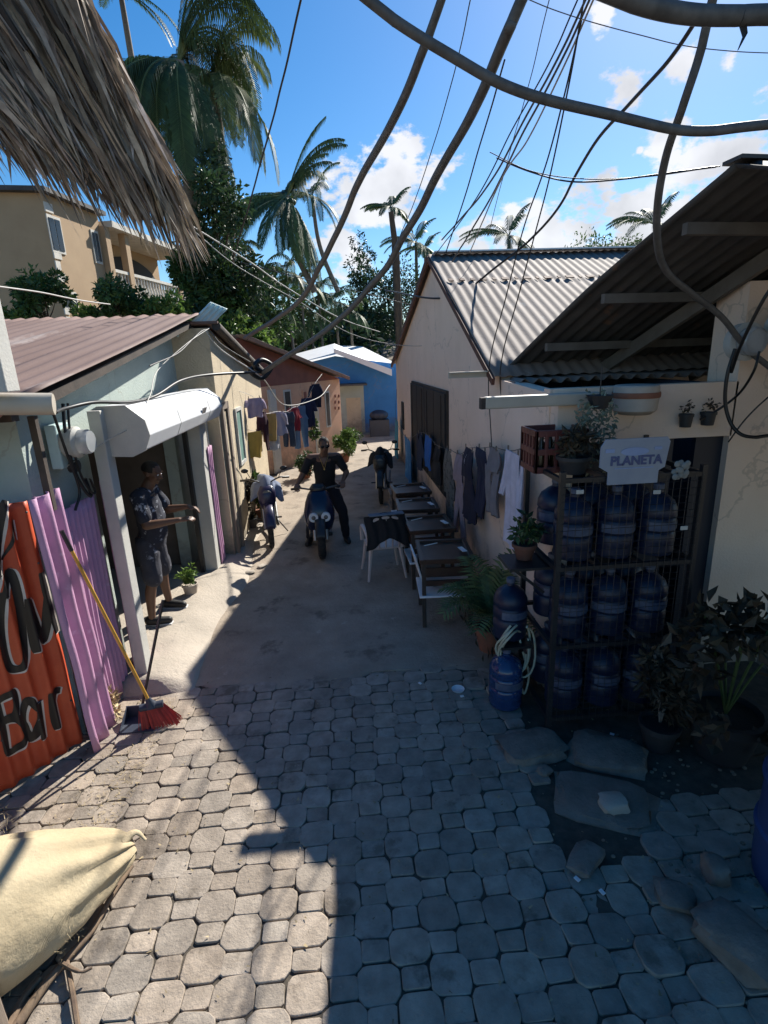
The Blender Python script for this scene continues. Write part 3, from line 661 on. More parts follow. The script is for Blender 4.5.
redpanel = bpy.data.objects[-1] if False else [o for o in bpy.data.objects if o.get('label','').startswith('red corrugated')][0]
# lettering: brush strokes that follow the corrugation
BL = mat('black brush paint', (.012,.011,.012), None, .5); WL = mat('white brush outline', (.68,.62,.56), None, .6)
def stroke(name, pts, w_, m, off, wf=None):
    c = catmull([V((0,y,z)) for y, z in pts], 14); mb = MB(); vs = []
    for i, p in enumerate(c):
        d = (c[min(i+1,len(c)-1)]-c[max(i-1,0)]).normalized(); q = V((0,-d.z,d.y)); t = i/(len(c)-1); ww = w_*.5*(wf(t) if wf else (.75+.25*math.sin(PI*t)**.5))
        for k in range(-8,9):
            r_ = p + q*ww*k/8; vs.append(FPt(r_.y, r_.z, off))
    mb.add(vs, [(i*17+k, i*17+k+1, (i+1)*17+k+1, (i+1)*17+k) for i in range(len(c)-1) for k in range(16)]); return mb.build(name, m, redpanel)
def ly(u, v): q = GP(u, v, F0+nF*.01, F0+nF*.01+dF); return ((q-F0).dot(dF), q.z)
LET = [ # first word, end letters
 [(-8,600),(-2,545),(0,515),(4,500)],
 [(3,598),(10,572),(20,610),(24,660),(10,668),(2,640),(0,600),(6,594)],
 [(26,598),(33,640),(36,652)], [(28,600),(34,618),(44,640),(46,600),(42,578)],
 [(40,572),(46,596),(56,632)],
 # second word
 [(-4,700),(2,730),(6,752)], [(-2,702),(12,692),(14,712),(2,722),(16,718),(26,733),(14,750),(4,752)],
 [(36,708),(26,700),(22,722),(32,738),(38,718),(37,702),(42,738)],
 [(49,692),(53,716),(56,728)], [(50,704),(54,692),(60,690)]]
for st in LET:
    pts = [ly(u, v) for u, v in st]
    stroke('letter_outline', [(y-.010, z-.008) for y, z in pts], .062, WL, .005)
    stroke('letter', pts, .052, BL, .008)
stroke('painted_tick', [ly(14,520), ly(10,545), ly(2,560)], .02, BL, .008); stroke('painted_tick', [ly(14,520), ly(17,540)], .014, WL, .011)
g = MB(); e_ = F0-nF*.07; g.box(e_+V((0,.02,.95)),(.05,.05,1.9)); g.bar(e_+V((0,0,1.5)),e_+dF*2.2+V((0,0,1.5)),.05,.07); g.bar(e_+V((0,0,.4)),e_+dF*2.2+V((0,0,.4)),.05,.07)
tag(g.build('fence_post_frame', M['wood'], loc=(-2.12,3,0)), 'weathered wooden frame that the red and lilac tin sheets are nailed to', 'fence frame')
g = MB()
for s_ in [RP*(k*2+.25) for k in range(10)]:
    for z_ in (.42,1.50,1.86): q = FPt(s_, z_, .003); g.ball(q, (.008,.008,.008), 8, 5)
g.build('nail_heads', M['grime'], redpanel)
# foreground timber and pipe, upper left
tag((lambda g: (g.bar(GY(6,240,3.0)-V((.22,0,.0)), GY(6,240,3.0)-V((.22,0,.72)), .20,.12), g.build('wooden_post', M['greypil'], loc=(-1.75,3,2.4), bevel=.006))[1])(MB()), 'pale squared post hanging down at the left edge under the thatched roof', 'post')
a = GY(-60,404,3.0); b_ = GY(54,404,3.15)
g = MB(); g.tube([a,b_],[.060,.060],20,cap=False); g.tube([a+V((0,0,0)),b_],[.056,.056],20,cap=True)
tag(g.build('drain_pipe', M['pvc'], smooth=50, loc=a), 'thick beige plastic pipe ending in a round cap above the red fence', 'pipe')
p = GY(32, 416, 3.62); q = GY(45, 496, 3.62); g = MB(); g.bar(p, (p.x, p.y, q.z-.1), .045, .04, up=V((0,1,0)))
tag(g.build('timber_upright', M['darkwood'], loc=p), 'dark timber upright rising from the red fence to the beige pipe', 'timber post')
# potted plant on the fence ledge
def pot(par, c, r0, r1, h, m):
    g = MB(); g.lathe([(r0,0),(r1*.97,h*.8),(r1*1.08,h*.8),(r1*1.08,h),(r1*.92,h),(r1*.88,h*.85),(.001,h*.86)], c, 18); return g.build('pot', m, par, smooth=40)
def soil(par, c, r, h): g = MB(); g.lathe([(.001,h*.84),(r*.9,h*.87),(.001,h*.9)], c, 12); g.build('soil', M['soil'], par)
def bush(par, c, r, n, size, m, seed, clumps=10, name='foliage'):
    g = MB(); crown(g, c, r, n, size, random.Random(seed), clumps); return g.build(name, M[m], par)
def stems(par, c, tips, r_=.006, m='leaf'):
    g = MB()
    for t in tips: g.tube(catmull([c, lerp(V(c), V(t), .5)+V((0,0,.03)), t], 4), [r_]*9, 5)
    g.build('stem', M[m], par)
c = GX(4,498,-2.5)
t = thing('potted_plant', (c.x,c.y,c.z-.05), 'dark pot with a scraggly plant on the shaded ledge above the red fence', 'potted plant')
pot(t, (c.x,c.y,c.z), .09,.12,.16, M['potb']); bush(t, (c.x,c.y,c.z+.26), (.10,.09,.11), 120, .05, 'leafr', 3); stems(t, (c.x,c.y,c.z+.13), [(c.x-.03,c.y,c.z+.42),(c.x+.06,c.y,c.z+.36)])
g = MB(); g.box((c.x,c.y-.2,c.z-.02),(.26,.9,.03)); tag(g.build('ledge_board', M['darkwood'], loc=c), 'dark board ledge carrying the scraggly potted plant above the fence', 'board')

# electricity meter on the wall
c = GX(78,442,-1.96)
t = thing('electricity_meter', c, 'round grey electricity meter with a glass face on the pale green wall', 'electric meter')
c = V((-2.03, c.y, c.z)); rt = Matrix.Rotation(R(90),3,'Y')
g = MB(); g.box((c.x-.06,c.y,c.z-.02),(.08,.20,.32)); g.build('backplate', M['teal'], t, bevel=.01)
g = MB(); g.lathe([(.10,-.02),(.115,.0),(.115,.07),(.10,.08),(.092,.09)], c, 24, rot=rt); g.build('body', M['greypil'], t, smooth=40)
g = MB(); g.lathe([(.09,.08),(.09,.15),(.08,.165)], c, 24, rot=rt); d = g.build('glass_cover', mat('meter glass', (.75,.78,.8),None,.1,trans=.6), t, smooth=40)
g = MB(); g.lathe([(.07,.082),(.07,.084)], c, 18, rot=rt); g.box((c.x+.10,c.y,c.z+.02),(.02,.07,.03)); g.build('dial', M['white'], t)
g = MB(); g.lathe([(.05,-.01),(.045,.05)], (c.x-.02,c.y+.02,c.z-.18), 14, rot=rt); g.build('conduit_cap', M['black'], t, smooth=40)

# ---- cream house
ch = thing('cream_house', (-1.7,8.5,0), 'peeling cream plastered house with a small green window, next past the shutter', 'house')
XC = -1.68; rk0 = GX(196,322,XC+.05); rk1 = GX(262,374,XC+.05)
zr0, zr1 = rk0.z, rk1.z; y0_, y1_ = 7.42, rk1.y
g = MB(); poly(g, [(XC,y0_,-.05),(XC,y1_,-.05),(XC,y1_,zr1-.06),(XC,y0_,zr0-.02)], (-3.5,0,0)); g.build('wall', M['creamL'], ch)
g = MB(); poly(g, [(XC+.14,y0_-.05,zr0+.03),(XC+.14,y1_+.15,zr1-.02),(XC+.14,y1_+.15,zr1+.01),(XC+.14,y0_-.05,zr0+.06)], (-3.7,0,0)); g.build('roof', M['rusttin'], ch)
g = MB(); g.tube(catmull([(XC+.11,y0_-.02,zr0),(XC+.13,(y0_+y1_)/2,(zr0+zr1)/2-.03),(XC+.11,y1_+.2,zr1-.03)],6),.06,9); g.build('rake_beam', M['darkwood'], ch, smooth=60)
def leftopen(par, name, u0, v0, u1, v1, x, m, fm=None, fw=.05, shut=None):
    a = GX(u0, v0, x); b = GX(u1, v1, x); zt_, zb_ = max(a.z,b.z), min(a.z,b.z); ya, yb = min(a.y,b.y), max(a.y,b.y)
    f = MB(); 
    for (yy, zz, dy, dz) in ((ya-fw/2,(zt_+zb_)/2,fw,zt_-zb_+2*fw),(yb+fw/2,(zt_+zb_)/2,fw,zt_-zb_+2*fw),((ya+yb)/2,zt_+fw/2,yb-ya,fw),((ya+yb)/2,zb_-fw/2,yb-ya,fw)): f.box((x+.012,yy,zz),(.05,dy,dz))
    fo = f.build(name, fm or M['greypil'], par)
    f = MB(); f.box((x+.004,(ya+yb)/2,(zt_+zb_)/2),(.02,yb-ya,zt_-zb_)); f.build('panel', m, fo); return ya, yb, zb_, zt_, fo
greenp = mat('faded green window board', (.14,.26,.22), (.10,.20,.17), .7, 6)
leftopen(ch, 'window', 234,412,244,458, XC, greenp)
g = MB(); g.box((XC+.02,7.86,1.08),(.06,.10,2.16)); g.box((XC+.02,7.55,1.08),(.05,.09,2.16)); g.box((XC+.02,7.70,2.2),(.06,.42,.09)); g.build('door_frame', M['wood'], ch)
g = MB(); g.box((XC+.008,7.70,1.06),(.03,.22,2.1)); g.build('door', M['creamL'], ch)

# ---- orange house, set back and then stepping out into the lane
Pn = GZ(262,490,0); Pm = GZ(302,468,0); Pf = GZ(344,450,0)
oh = thing('orange_house', Pm, 'orange plastered house with a dark red gable and pale zinc roof', 'house')
W0 = V((-3.2, 11.2, 0)); W1 = V((Pf.x-.02, Pf.y, 0)); dW = (W1-W0); WL_ = dW.length; dW.normalize(); nW = V((dW.y,-dW.x,0))
def ow(u, v): q = GP(u, v, W0, W1); return (q-W0).dot(dW), q.z
sE, zE = ow(344,377); sA, zA = ow(238,338)
g = MB(); poly(g, [W0, W1, W1+V((0,0,zE-.05)), W0+V((0,0,zE-.05))], -nW*3.0); g.build('wall', M['orange'], oh)
PA = W0+dW*sA+V((0,0,zA)); PE = W0+dW*(WL_+.02)+V((0,0,zE))
g = MB(); poly(g, [W0+V((0,0,zE-.045))+nW*.01, W0+dW*WL_+V((0,0,zE-.045))+nW*.01, PA+nW*.01, W0+V((0,0,zA-.5))+nW*.01], -nW*.12); g.build('gable', M['redwall'], oh)
g = MB(); al = (PE-PA); corr(g, PA+nW*.28+V((0,0,.04))-al*.02, -nW, al, 3.3, al.length*1.05, .012, .13, seed=4, nl=10); g.build('roof', M['tin'], oh, smooth=50, solid=.004)
g = MB(); g.bar(PA+nW*.27+V((0,0,-.01)), PE+nW*.27+al*.03+V((0,0,-.01)), .03, .09); g.build('fascia', M['rust'], oh)
def wopen(par, name, u0, v0, u1, v1, m, fm=None, fw=.05):
    s0, zt_ = ow(u0, v0); s1, zb_ = ow(u1, v1); s0, s1 = min(s0,s1), max(s0,s1); a_ = math.atan2(dW.y, dW.x)
    f = MB(); f.box(W0+dW*((s0+s1)/2)+V((0,0,(zt_+zb_)/2)), (s1-s0+2*fw, .04, zt_-zb_+2*fw), rz=a_); fo = f.build(name, fm or M['greypil'], par)
    f = MB(); f.box(W0+dW*((s0+s1)/2)+V((0,0,(zt_+zb_)/2))+nW*.02, (s1-s0, .02, zt_-zb_), rz=a_); f.build('panel', m, fo)
wopen(oh, 'door', 313,393,320,452, M['creamL']); wopen(oh, 'window', 325,393,330,425, M['darkwood']); wopen(oh, 'window', 284,392,291,416, M['dark']); wopen(oh, 'window', 303,392,307,412, M['redwall'], M['orange'])
wopen(oh, 'door', 268,392,281,470, M['greypil'])
f = MB(); a_ = math.atan2(dW.y, dW.x)
for i in range(2):
    for k in range(3):
        s_, z_ = ow(335+i*3.6, 396+k*6); f.box(W0+dW*s_+V((0,0,z_))+nW*.012, (.05,.03,.09), rz=a_)
f.build('vent_blocks', M['redwall'], oh)
# ---- blue house and the white roof behind
bh = thing('blue_house', (1,20.8,0), 'bright blue house with white edged roof and cream door closing the lane end', 'house')
YB = 20.8
def b2(u, v, y=YB): return GY(u, v, y)
L0 = b2(338,420).x; R0 = b2(400,420).x; zb_ = b2(370,376).z
ap = b2(335,356)
g = MB(); poly(g, [(L0-1.5,YB,-.1),(R0+1.2,YB,-.1),(R0+1.2,YB,b2(388,370).z),(ap.x,YB,ap.z),(L0-1.5,YB,ap.z-.3)], (0,3,0)); g.build('wall', M['blue'], bh)
g = MB(); q = b2(392,376,YB-.6); p_ = b2(334,353,YB-.6); g.add([p_, q, q+V((0,3.2,.42)), p_+V((0,3.2,.42)), p_+V((-1.6,0,-.35)), p_+V((-1.6,3.2,.07))], [(0,1,2,3),(0,3,5,4)]); poly(g, [p_, q, q+V((0,0,.24)), p_+V((0,0,.16))], (0,.06,0)); g.build('roof', M['whitetin'], bh)
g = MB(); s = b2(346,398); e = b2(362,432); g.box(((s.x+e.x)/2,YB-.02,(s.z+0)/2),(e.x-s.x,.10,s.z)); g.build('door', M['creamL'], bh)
g = MB(); xr = b2(364,400).x; g.box(((L0-1.5+xr)/2,YB-.03,.9),(xr-L0+1.5,.04,1.8)); g.build('pale_wall', M['green'], bh)
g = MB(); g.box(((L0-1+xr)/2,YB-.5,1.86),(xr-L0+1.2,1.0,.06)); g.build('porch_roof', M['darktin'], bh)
wh = thing('white_roofed_house', (0,25,0), 'far house under a white hipped roof beyond the blue one', 'house')
y = 25.5; a1,a2,a3,a4 = GY(300,362,y), GY(336,346,y+4.5), GY(362,347,y+4.5), GY(396,364,y)
g = MB(); g.add([a1,a4,a3,a2,a2+V((.0,4,0)),a3+V((0,4,0)),a1+V((0,6,0)),a4+V((0,6,0))], [(0,1,2,3),(3,2,5,4),(1,7,5,2),(0,3,4,6)]); g.build('roof', M['whitetin'], wh, solid=.06)
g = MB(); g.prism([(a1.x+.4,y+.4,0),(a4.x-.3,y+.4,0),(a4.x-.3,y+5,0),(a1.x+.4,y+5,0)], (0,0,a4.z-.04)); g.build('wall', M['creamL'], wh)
g = MB(); q = GY(380,440,19.6); g.box((q.x,19.7,.3),(.7,.6,.6)); g.ball((q.x,19.7,.75),(.35,.3,.2)); tag(g.build('rubbish_heap', M['panb'], loc=(q.x,19.7,0)), 'dark covered heap standing against the blue wall at the end of the lane', 'heap')
# ================================================================== RIGHT SIDE: BIG CREAM HOUSE
XR = 1.58
bg_ = thing('big_cream_house', (XR,9,0), 'large plain cream house with corrugated zinc roof, washing hung along its lane wall', 'house')
APX = V((XR,9.2,4.27)); EN = (5.62,2.69); EF = (15.8,2.62)
g = MB(); poly(g, [(XR,3.85,-.1),(XR,15.6,-.1),(XR,15.6,2.62),(XR,9.2,4.22),(XR,5.30,2.50),(XR,3.85,2.44)], (.14,0,0)); poly(g, [(XR+.14,6.1,-.1),(XR+.14,15.6,-.1),(XR+.14,15.6,2.60),(XR+.14,9.2,4.20),(XR+.14,6.1,2.88)], (5.8,0,0)); g.build('wall', M['cream'], bg_)
g = MB(); q0 = V((XR-.08, EN[0]-.35, EN[1]-.15)); q1 = V((XR-.08, 9.2, 4.31)); al = q1-q0; corr(g, q0, (1,0,0), al, 6.6, al.length, .008, .125, seed=1, nl=10)
q2 = V((XR-.08, EF[0]+.2, EF[1]-.03)); al = q2-q1; corr(g, q1, (1,0,0), al, 6.6, al.length, .008, .125, seed=6, nl=10); g.build('roof', M['tin'], bg_, smooth=50, solid=.004)
g = MB(); 
for k in range(1): g.bar((XR+.0,9.2-.02,4.335),(XR+6.5,9.2-.02,4.335),.26,.02)
g.build('ridge_cap', M['white'], bg_)
g = MB(); g.bar(q1+V((-.01,0,-.06)), q2+V((-.01,0,-.06)), .04,.12); g.bar(q0+V((-.01,0,-.05)), q1+V((-.01,0,-.05)), .03,.07); g.build('rake_board', M['rust'], bg_)
g = MB(); jl = q0.lerp(q1,.68)+V((0,0,.03)); 
for k in range(40): g.box((XR+k*.155+.03, jl.y+.01*math.sin(k*5), jl.z-.003),(.07+.04*math.sin(k*3),.09,.012),rot=Matrix.Rotation(math.atan2(q1.z-q0.z,q1.y-q0.y),3,'X'))
g.build('lap_joint', M['rust'], bg_)
def rwin(u0,v0,u1,v1): a=GX(u0,v0,XR); b=GX(u1,v1,XR); return a,b
yA, yB = 7.95, 12.0
g = MB(); g.box((XR-.012,(yA+yB)/2,1.42),(.05,yB-yA,1.66)); f = g.build('window', M['darkwood'], bg_)
for k in range(4):
    g = MB(); yc = lerp(yA,yB,(k+.5)/4); g.box((XR-.05,yc,1.42),(.03,(yB-yA)/4-.05,1.58)); sh = g.build('shutter', M['dark'], f, bevel=.004)
    g = MB(); g.box((XR-.07,yc+.2*(1 if k%2 else -1),1.42),(.02,.035,1.5)); g.build('shutter_rail', M['darkwood'], f)
g = MB(); a = GX(403,402,XR); g.box((XR-.01,a.y,a.z-.35),(.04,.4,.7)); g.build('narrow_window', M['dark'], bg_)

# lamp batten and pipe sticking out past the roof
g = MB(); g.box((1.40,5.5,2.555),(.62,.05,.05)); g.box((1.40,5.47,2.585),(.62,.09,.012))
tag(g.build('roof_batten', M['pvc'], loc=(1.63,5.5,2.55)), 'pale batten sticking out from the eave corner over the lane', 'batten')
a = GY(484,403,3.8); b_ = GY(600,403,3.8)
g = MB(); g.box(((a.x+b_.x)/2,3.8,a.z),(b_.x-a.x,.075,.087)); o = tag(g.build('roof_beam', M['pvc'], bevel=.012, loc=a), 'tan painted beam end jutting from the water shop, below the pale batten', 'beam')
g = MB(); g.box((a.x-.012,3.8,a.z-.002),(.03,.07,.08)); g.build('beam_end', M['darkwood'], o)

# ================================================================== WATER SHOP (near house on the right)
ws = thing('water_shop', (3,4,0), 'dark roofed water shop with a cream lintel and pillar behind the water jug rack', 'house')
re0 = V((1.71,5.58,2.60)); re1 = GX(735,163,2.28)
al = re1-re0; g = MB(); corr(g, re0, (1,.10,0), al, 6.0, al.length, .02, .14, seed=3, nl=16, sag=.05)
al2 = V((.15,-4.2,-1.5)); corr(g, re1+V((0,0,.0)), (1,.1,0), al2, 6.0, al2.length, .02, .14, seed=5, nl=6)
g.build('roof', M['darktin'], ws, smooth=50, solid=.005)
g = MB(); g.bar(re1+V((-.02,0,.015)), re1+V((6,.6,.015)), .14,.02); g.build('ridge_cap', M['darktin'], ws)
g = MB()
for t_ in (.25,.55,.85): p = re0.lerp(re1,t_)+V((.05,0,-.09)); g.bar(p, p+V((5.5,.5,0)), .05,.07)
g.build('purlin', M['rafter'], ws)
for x_ in (.9,2.2,3.6):
    g = MB(); off = V((x_,x_*.1,-.15)); g.bar(re0+off-(re1-re0)*.02, re1+off, .05,.11); g.build('rafter', M['rafter'], ws)
# lower awning sheet lit behind the eave
g = MB(); o_ = V((1.60,5.95,2.52)); corr(g, o_, (1,0,0), (0,-1,-.02), 3.2, 1.0, .024, .135, seed=2, nl=4); g.build('lower_awning', M['tin'], ws, smooth=50, solid=.004)
XP0, XP1 = 3.07, 3.62
g = MB(); g.box((2.32,4.06,2.27),(1.50,.12,.42)); g.build('lintel', M['cream'], ws)
g = MB(); g.prism([(XP0,4.0,-.1),(XP0+.56,4.0,-.1),(XP0+.62,4.0,3.2),(XP0-.02,4.0,3.2)], (0,.35,0)); g.build('pillar', M['cream'], ws)
g = MB(); g.box((5.3,4.25,1.5),(3.4,.15,3.1)); g.build('wall', M['green'], ws)
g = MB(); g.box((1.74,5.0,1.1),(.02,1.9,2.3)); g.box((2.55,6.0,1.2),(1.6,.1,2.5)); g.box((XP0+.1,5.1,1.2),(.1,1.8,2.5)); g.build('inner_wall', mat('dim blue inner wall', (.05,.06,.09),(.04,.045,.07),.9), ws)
g = MB(); g.box((2.3,4.9,.03),(1.5,2.0,.1)); g.build('floor', M['dirtpile'], ws)
for x_ in (2.28,2.95):
    g = MB(); g.box((x_,4.09,1.03),(.72 if x_<2.5 else .25,.05,2.05)); dd = g.build('door', mat('deep blue steel door', (.012,.018,.035),(.008,.013,.026),.5,4), ws)
# small pots on the lintel shelf
for i,(u,v,r_,m,lab) in enumerate([(634,402,.13,'potw','squat cream planter with a brown band hung on the lintel of the water shop'),(685,415,.05,'potb','small dark pot on the lintel ledge, left one'),(707,413,.055,'potb','small dark pot on the lintel ledge, right one')]):
    c = GY(u,v+12,3.93 if i else 3.80); t = thing('planter', (c.x,c.y,c.z), lab, 'planter', 'pots on the lintel')
    if i == 0:
        g = MB(); g.lathe([(.11,0),(.15,.03),(.16,.13),(.155,.20),(.145,.21)], c, 20); g.build('pot', M['potw'], t, smooth=40)
        g = MB(); g.lathe([(.163,.12),(.166,.13),(.166,.15),(.163,.16)], c, 20, caps=False); g.build('band', M['terra'], t, smooth=40); soil(t, c, .14, .22)
    else: pot(t, c, r_*.8, r_, .10, M['potb']); bush(t, (c.x,c.y,c.z+.14), (.05,.05,.05), 50, .03, 'leafr', i+4)
c = GY(598,420,3.6)
t = thing('hanging_plant', (c.x,c.y,c.z), 'pale trailing plant hanging from the tan beam left of the cream planter', 'hanging plant')
g = MB(); r_ = random.Random(5)
for k in range(16):
    a = V((c.x+r_.uniform(-.12,.12), c.y+r_.uniform(-.1,.1), c.z+r_.uniform(.05,.22))); L_ = r_.uniform(.15,.5); e = a+V((r_.uniform(-.07,.07),r_.uniform(-.07,.07),-L_))
    for q in range(26): g.tone = r_.uniform(.7,1.3); leafquad(g, a.lerp(e, r_.random())+rv(r_)*.02, rv(r_), rv(r_), .045, .022)
g.build('foliage', mat('silvery leaves', (.20,.24,.18),(.12,.15,.11),.6,5,attr=True), t)
g = MB(); g.tube([(c.x,c.y,c.z+.36),(c.x,c.y,c.z+.15)],.004,5); g.lathe([(.05,0),(.09,.09)], (c.x,c.y,c.z+.08), 12); g.build('hanging_pot', M['potb'], t)

# ---- cage of water jugs
CX0, CX1, CY0, CY1 = 1.40, 2.36, 3.28, 4.0
t = thing('jug_rack', (CX0,CY0,0), 'dark steel rack with wire front standing before the water shop, loaded with blue water jugs', 'rack')
for (x, y, h) in ((CX0,CY0,2.0),(CX0+.02,CY1,2.16),(CX1,CY0,2.0),(CX1,CY1,2.1)):
    g = MB(); g.box((x,y,h/2),(.035,.035,h)); g.build('post', M['black'], t)
for z in (.12,.72,1.32,1.94):
    g = MB()
    for a, b in (((CX0,CY0),(CX1,CY0)),((CX0,CY1),(CX1,CY1)),((CX0,CY0),(CX0,CY1)),((CX1,CY0),(CX1,CY1)),((2.0,CY0),(2.0,CY1)),((CX0+.3,CY0),(CX0+.3,CY1)),((2.2,CY0),(2.2,CY1))): g.bar((*a,z),(*b,z),.03,.03)
    g.build('shelf_frame', M['black'], t)
g = MB()
k = CX0+.05
while k < CX1: g.tube([(k,CY0-.02,.1),(k,CY0-.02,1.94)],.0022,4,cap=False); k += .05
k = .15
while k < 1.94: g.tube([(CX0,CY0-.02,k),(CX1,CY0-.02,k)],.0022,4,cap=False); k += .05
g.build('wire_front', M['black'], t)
def jugmesh(c, s_=1.0):
    b = MB(); pr_ = [(.10,0),(.128,.01),(.135,.04),(.128,.075),(.135,.10),(.135,.16),(.126,.175),(.135,.19),(.135,.26),(.126,.275),(.135,.29),(.132,.34),(.11,.39),(.06,.43),(.032,.445),(.030,.47)]
    b.lathe([(r*s_, z*s_) for r, z in pr_], c, 20); return b
def jug(c, label, dark=True, group='blue water jugs', s_=1.0, src=[]):
    if not src:
        t = thing('water_jug', (0,0,0), 'x', 'water jug', group)
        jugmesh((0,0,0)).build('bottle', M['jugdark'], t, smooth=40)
        b = MB(); b.lathe([(.034,.468),(.036,.47),(.036,.50),(.030,.505)], (0,0,0), 14); b.build('cap', M['label'], t, smooth=40)
        b = MB(); n=10
        b.add([(math.cos(-PI*.85+PI*.7*i/n)*.1375, math.sin(-PI*.85+PI*.7*i/n)*.1375, z) for z in (.195,.255) for i in range(n+1)], [(i,i+1,n+2+i,n+1+i) for i in range(n)])
        b.build('paper_label', M['label'], t); src.append(t); o = t
    else:
        o = src[0].copy(); col.objects.link(o)
        for ch_ in src[0].children: c2_ = ch_.copy(); col.objects.link(c2_); c2_.parent = o
    o.location = c; o.rotation_euler = (0,0,(c[0]*37+c[1]*11+c[2]*5)%.9-.45); o['label'] = label; return o
rows = [('floor', .14, 'bottom shelf'),('lower',.74,'lower middle shelf'),('upper',1.34,'upper shelf')]
cols = ['first','second','third','fourth']
for r_i,(nm,z,txt) in enumerate(rows):
    for k in range(3):
        jug((CX0+.17+k*.30, CY0+.17, z), '%s blue jug from the left, front row, %s of jug rack' % (cols[k], txt))
    for k in range(3): jug((CX0+.17+k*.30, CY0+.50, z), '%s blue jug from the left, back row, %s of jug rack' % (cols[k], txt))
# leaning jug shelf bottle on the left side
s_ = GX(541,600,CX0-.14)
t2 = thing('side_bracket', (CX0-.14,3.75,1.15), 'small metal bracket shelf on the left side of the jug rack below the leafy pot', 'shelf')
t3 = thing('side_bracket', (CX0-.14,3.78,.5), 'lower metal bracket shelf on the left side of the jug rack holding one jug', 'shelf')
g = MB(); g.box((CX0-.14,3.78,.53),(.26,.34,.02)); g.build('shelf_plate', M['black'], t3); g = MB(); g.box((CX0-.14,3.55,1.28),(.30,.30,.02)); g.build('shelf_plate', M['black'], t2)
g = MB(); g.bar((CX0-.26,3.5,1.27),(CX0,3.5,1.05),.02,.02); g.build('strut', M['black'], t2); g = MB(); g.bar((CX0-.26,3.7,.52),(CX0,3.7,.3),.02,.02); g.build('strut', M['black'], t3)
jug((CX0-.15,3.80,.545), 'single blue jug standing outside the rack on the left bracket below the leafy pot')
pj = GZ(505,703,0)
jo = jug((pj.x,pj.y,.005), 'blue jug standing alone on the ground with a pale hose over its neck')
for c_ in jo.children:
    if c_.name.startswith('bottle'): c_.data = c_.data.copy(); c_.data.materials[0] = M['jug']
g = MB()
for i in range(6):
    a = i*.5; rr_ = .12+.012*i; ctr = V((pj.x+.02+.015*i, pj.y+.03*math.sin(i*2), .50+.02*math.cos(i*1.7)))
    g.tube([ctr+V((math.cos(2*PI*k/20+a)*rr_*.8, .05*math.sin(k*.7+i), math.sin(2*PI*k/20+a)*rr_*1.25)) for k in range(17)],.009,6)
g.tube(catmull([(pj.x+.14,pj.y+.02,.45),(pj.x+.19,pj.y,.25),(pj.x+.15,pj.y-.03,.10),(pj.x+.12,pj.y-.02,.16)],6),.009,6)
tag(g.build('hose', M['hose'], smooth=60, loc=(pj.x,pj.y,0)), 'coiled pale garden hose looped over the lone blue jug', 'hose')
# leafy pot on bracket
c = V((CX0-.13,3.58,1.295)); t = thing('potted_plant', c, 'brown pot with bright leaves on the bracket at the left of the jug rack', 'potted plant')
pot(t, c, .055,.085,.12, M['rust']); soil(t, c, .085,.12); bush(t, c+V((0,0,.21)), (.11,.10,.10), 240, .06, 'leafd', 6, 12); stems(t, c+V((0,0,.15)), [c+V((.08,0,.3)),c+V((-.08,.03,.32)),c+V((0,-.08,.33))])
# crate on top
c = GY(553,448,3.75)
t = thing('bottle_crate', (c.x,3.75,c.z-.14), 'dark red plastic crate on top of the left end of the jug rack', 'crate')
g = MB(); w_, d_, h_ = .36,.30,.30; z0 = c.z-.15
for (cx_,cy_,sx_,sy_) in ((c.x,3.6,w_,.018),(c.x,3.9,w_,.018),(c.x-w_/2,3.75,.018,d_),(c.x+w_/2,3.75,.018,d_)):
    for z in (z0+.02,z0+h_/2,z0+h_-.02): g.box((cx_,cy_,z),(max(sx_,.02),max(sy_,.02),.045))
    n=5
    for k in range(n+1): g.box((cx_+(k/n-.5)*(sx_ if sx_>.1 else 0), cy_+(k/n-.5)*(sy_ if sy_>.1 else 0), z0+h_/2),(.022,.022,h_))
g.box((c.x,3.75,z0+.01),(w_,d_,.015)); g.build('body', M['crate'], t, bevel=.004)
g = MB(); r_ = random.Random(2)
for i in range(3):
    for k in range(2): g.lathe([(.035,0),(.035,.14),(.014,.2),(.014,.25)], (c.x-.11+i*.11,3.69+k*.12,z0+.02), 10)
g.build('bottles', mat('dark brown bottles',(.03,.015,.008),None,.2), t, smooth=40)
# bucket-like pot right of crate
c = GY(573,470,3.5)
t = thing('potted_plant', c, 'shadowed grey pot with drooping leaves on the jug rack between crate and sign', 'potted plant')
pot(t, c-V((0,0,.02)), .08,.11,.12, M['potb']); bush(t, c+V((0,0,.22)), (.12,.1,.13), 200, .07, 'leafr', 16); stems(t, c+V((0,0,.1)), [c+V((.05,0,.25)),c+V((-.05,0,.22))])
# sign
s0 = GY(602,440,3.24); s1 = GY(666,482,3.24)
cxs, czs = (s0.x+s1.x)/2, (s0.z+s1.z)/2; sw, shh = s1.x-s0.x, s0.z-s1.z
t = thing('shop_sign', (cxs,3.24,czs), 'pale sign with dark blue lettering hung on the front of the jug rack', 'sign')
g = MB(); hw_, hh_ = sw/2, shh/2; r_=.03
out_ = [(-hw_+.03,hh_),(hw_-.02,hh_),(hw_,hh_-.03),(hw_-.02,-hh_*.3),(hw_-.06,-hh_*.45),(hw_-.06,-hh_),(-hw_+.06,-hh_),(-hw_+.06,-hh_*.45),(-hw_,-hh_*.2),(-hw_,hh_-.05)]
g.prism([(cxs+x,3.24,czs+z) for x,z in out_], (0,.012,0)); g.build('board', mat('pale blue grey sign board',(.33,.36,.42),(.27,.30,.37),.6,5), t)
inkm = mat('dark sign ink',(.09,.11,.24),None,.6); inkl = mat('light sign ink',(.32,.40,.62),None,.6)
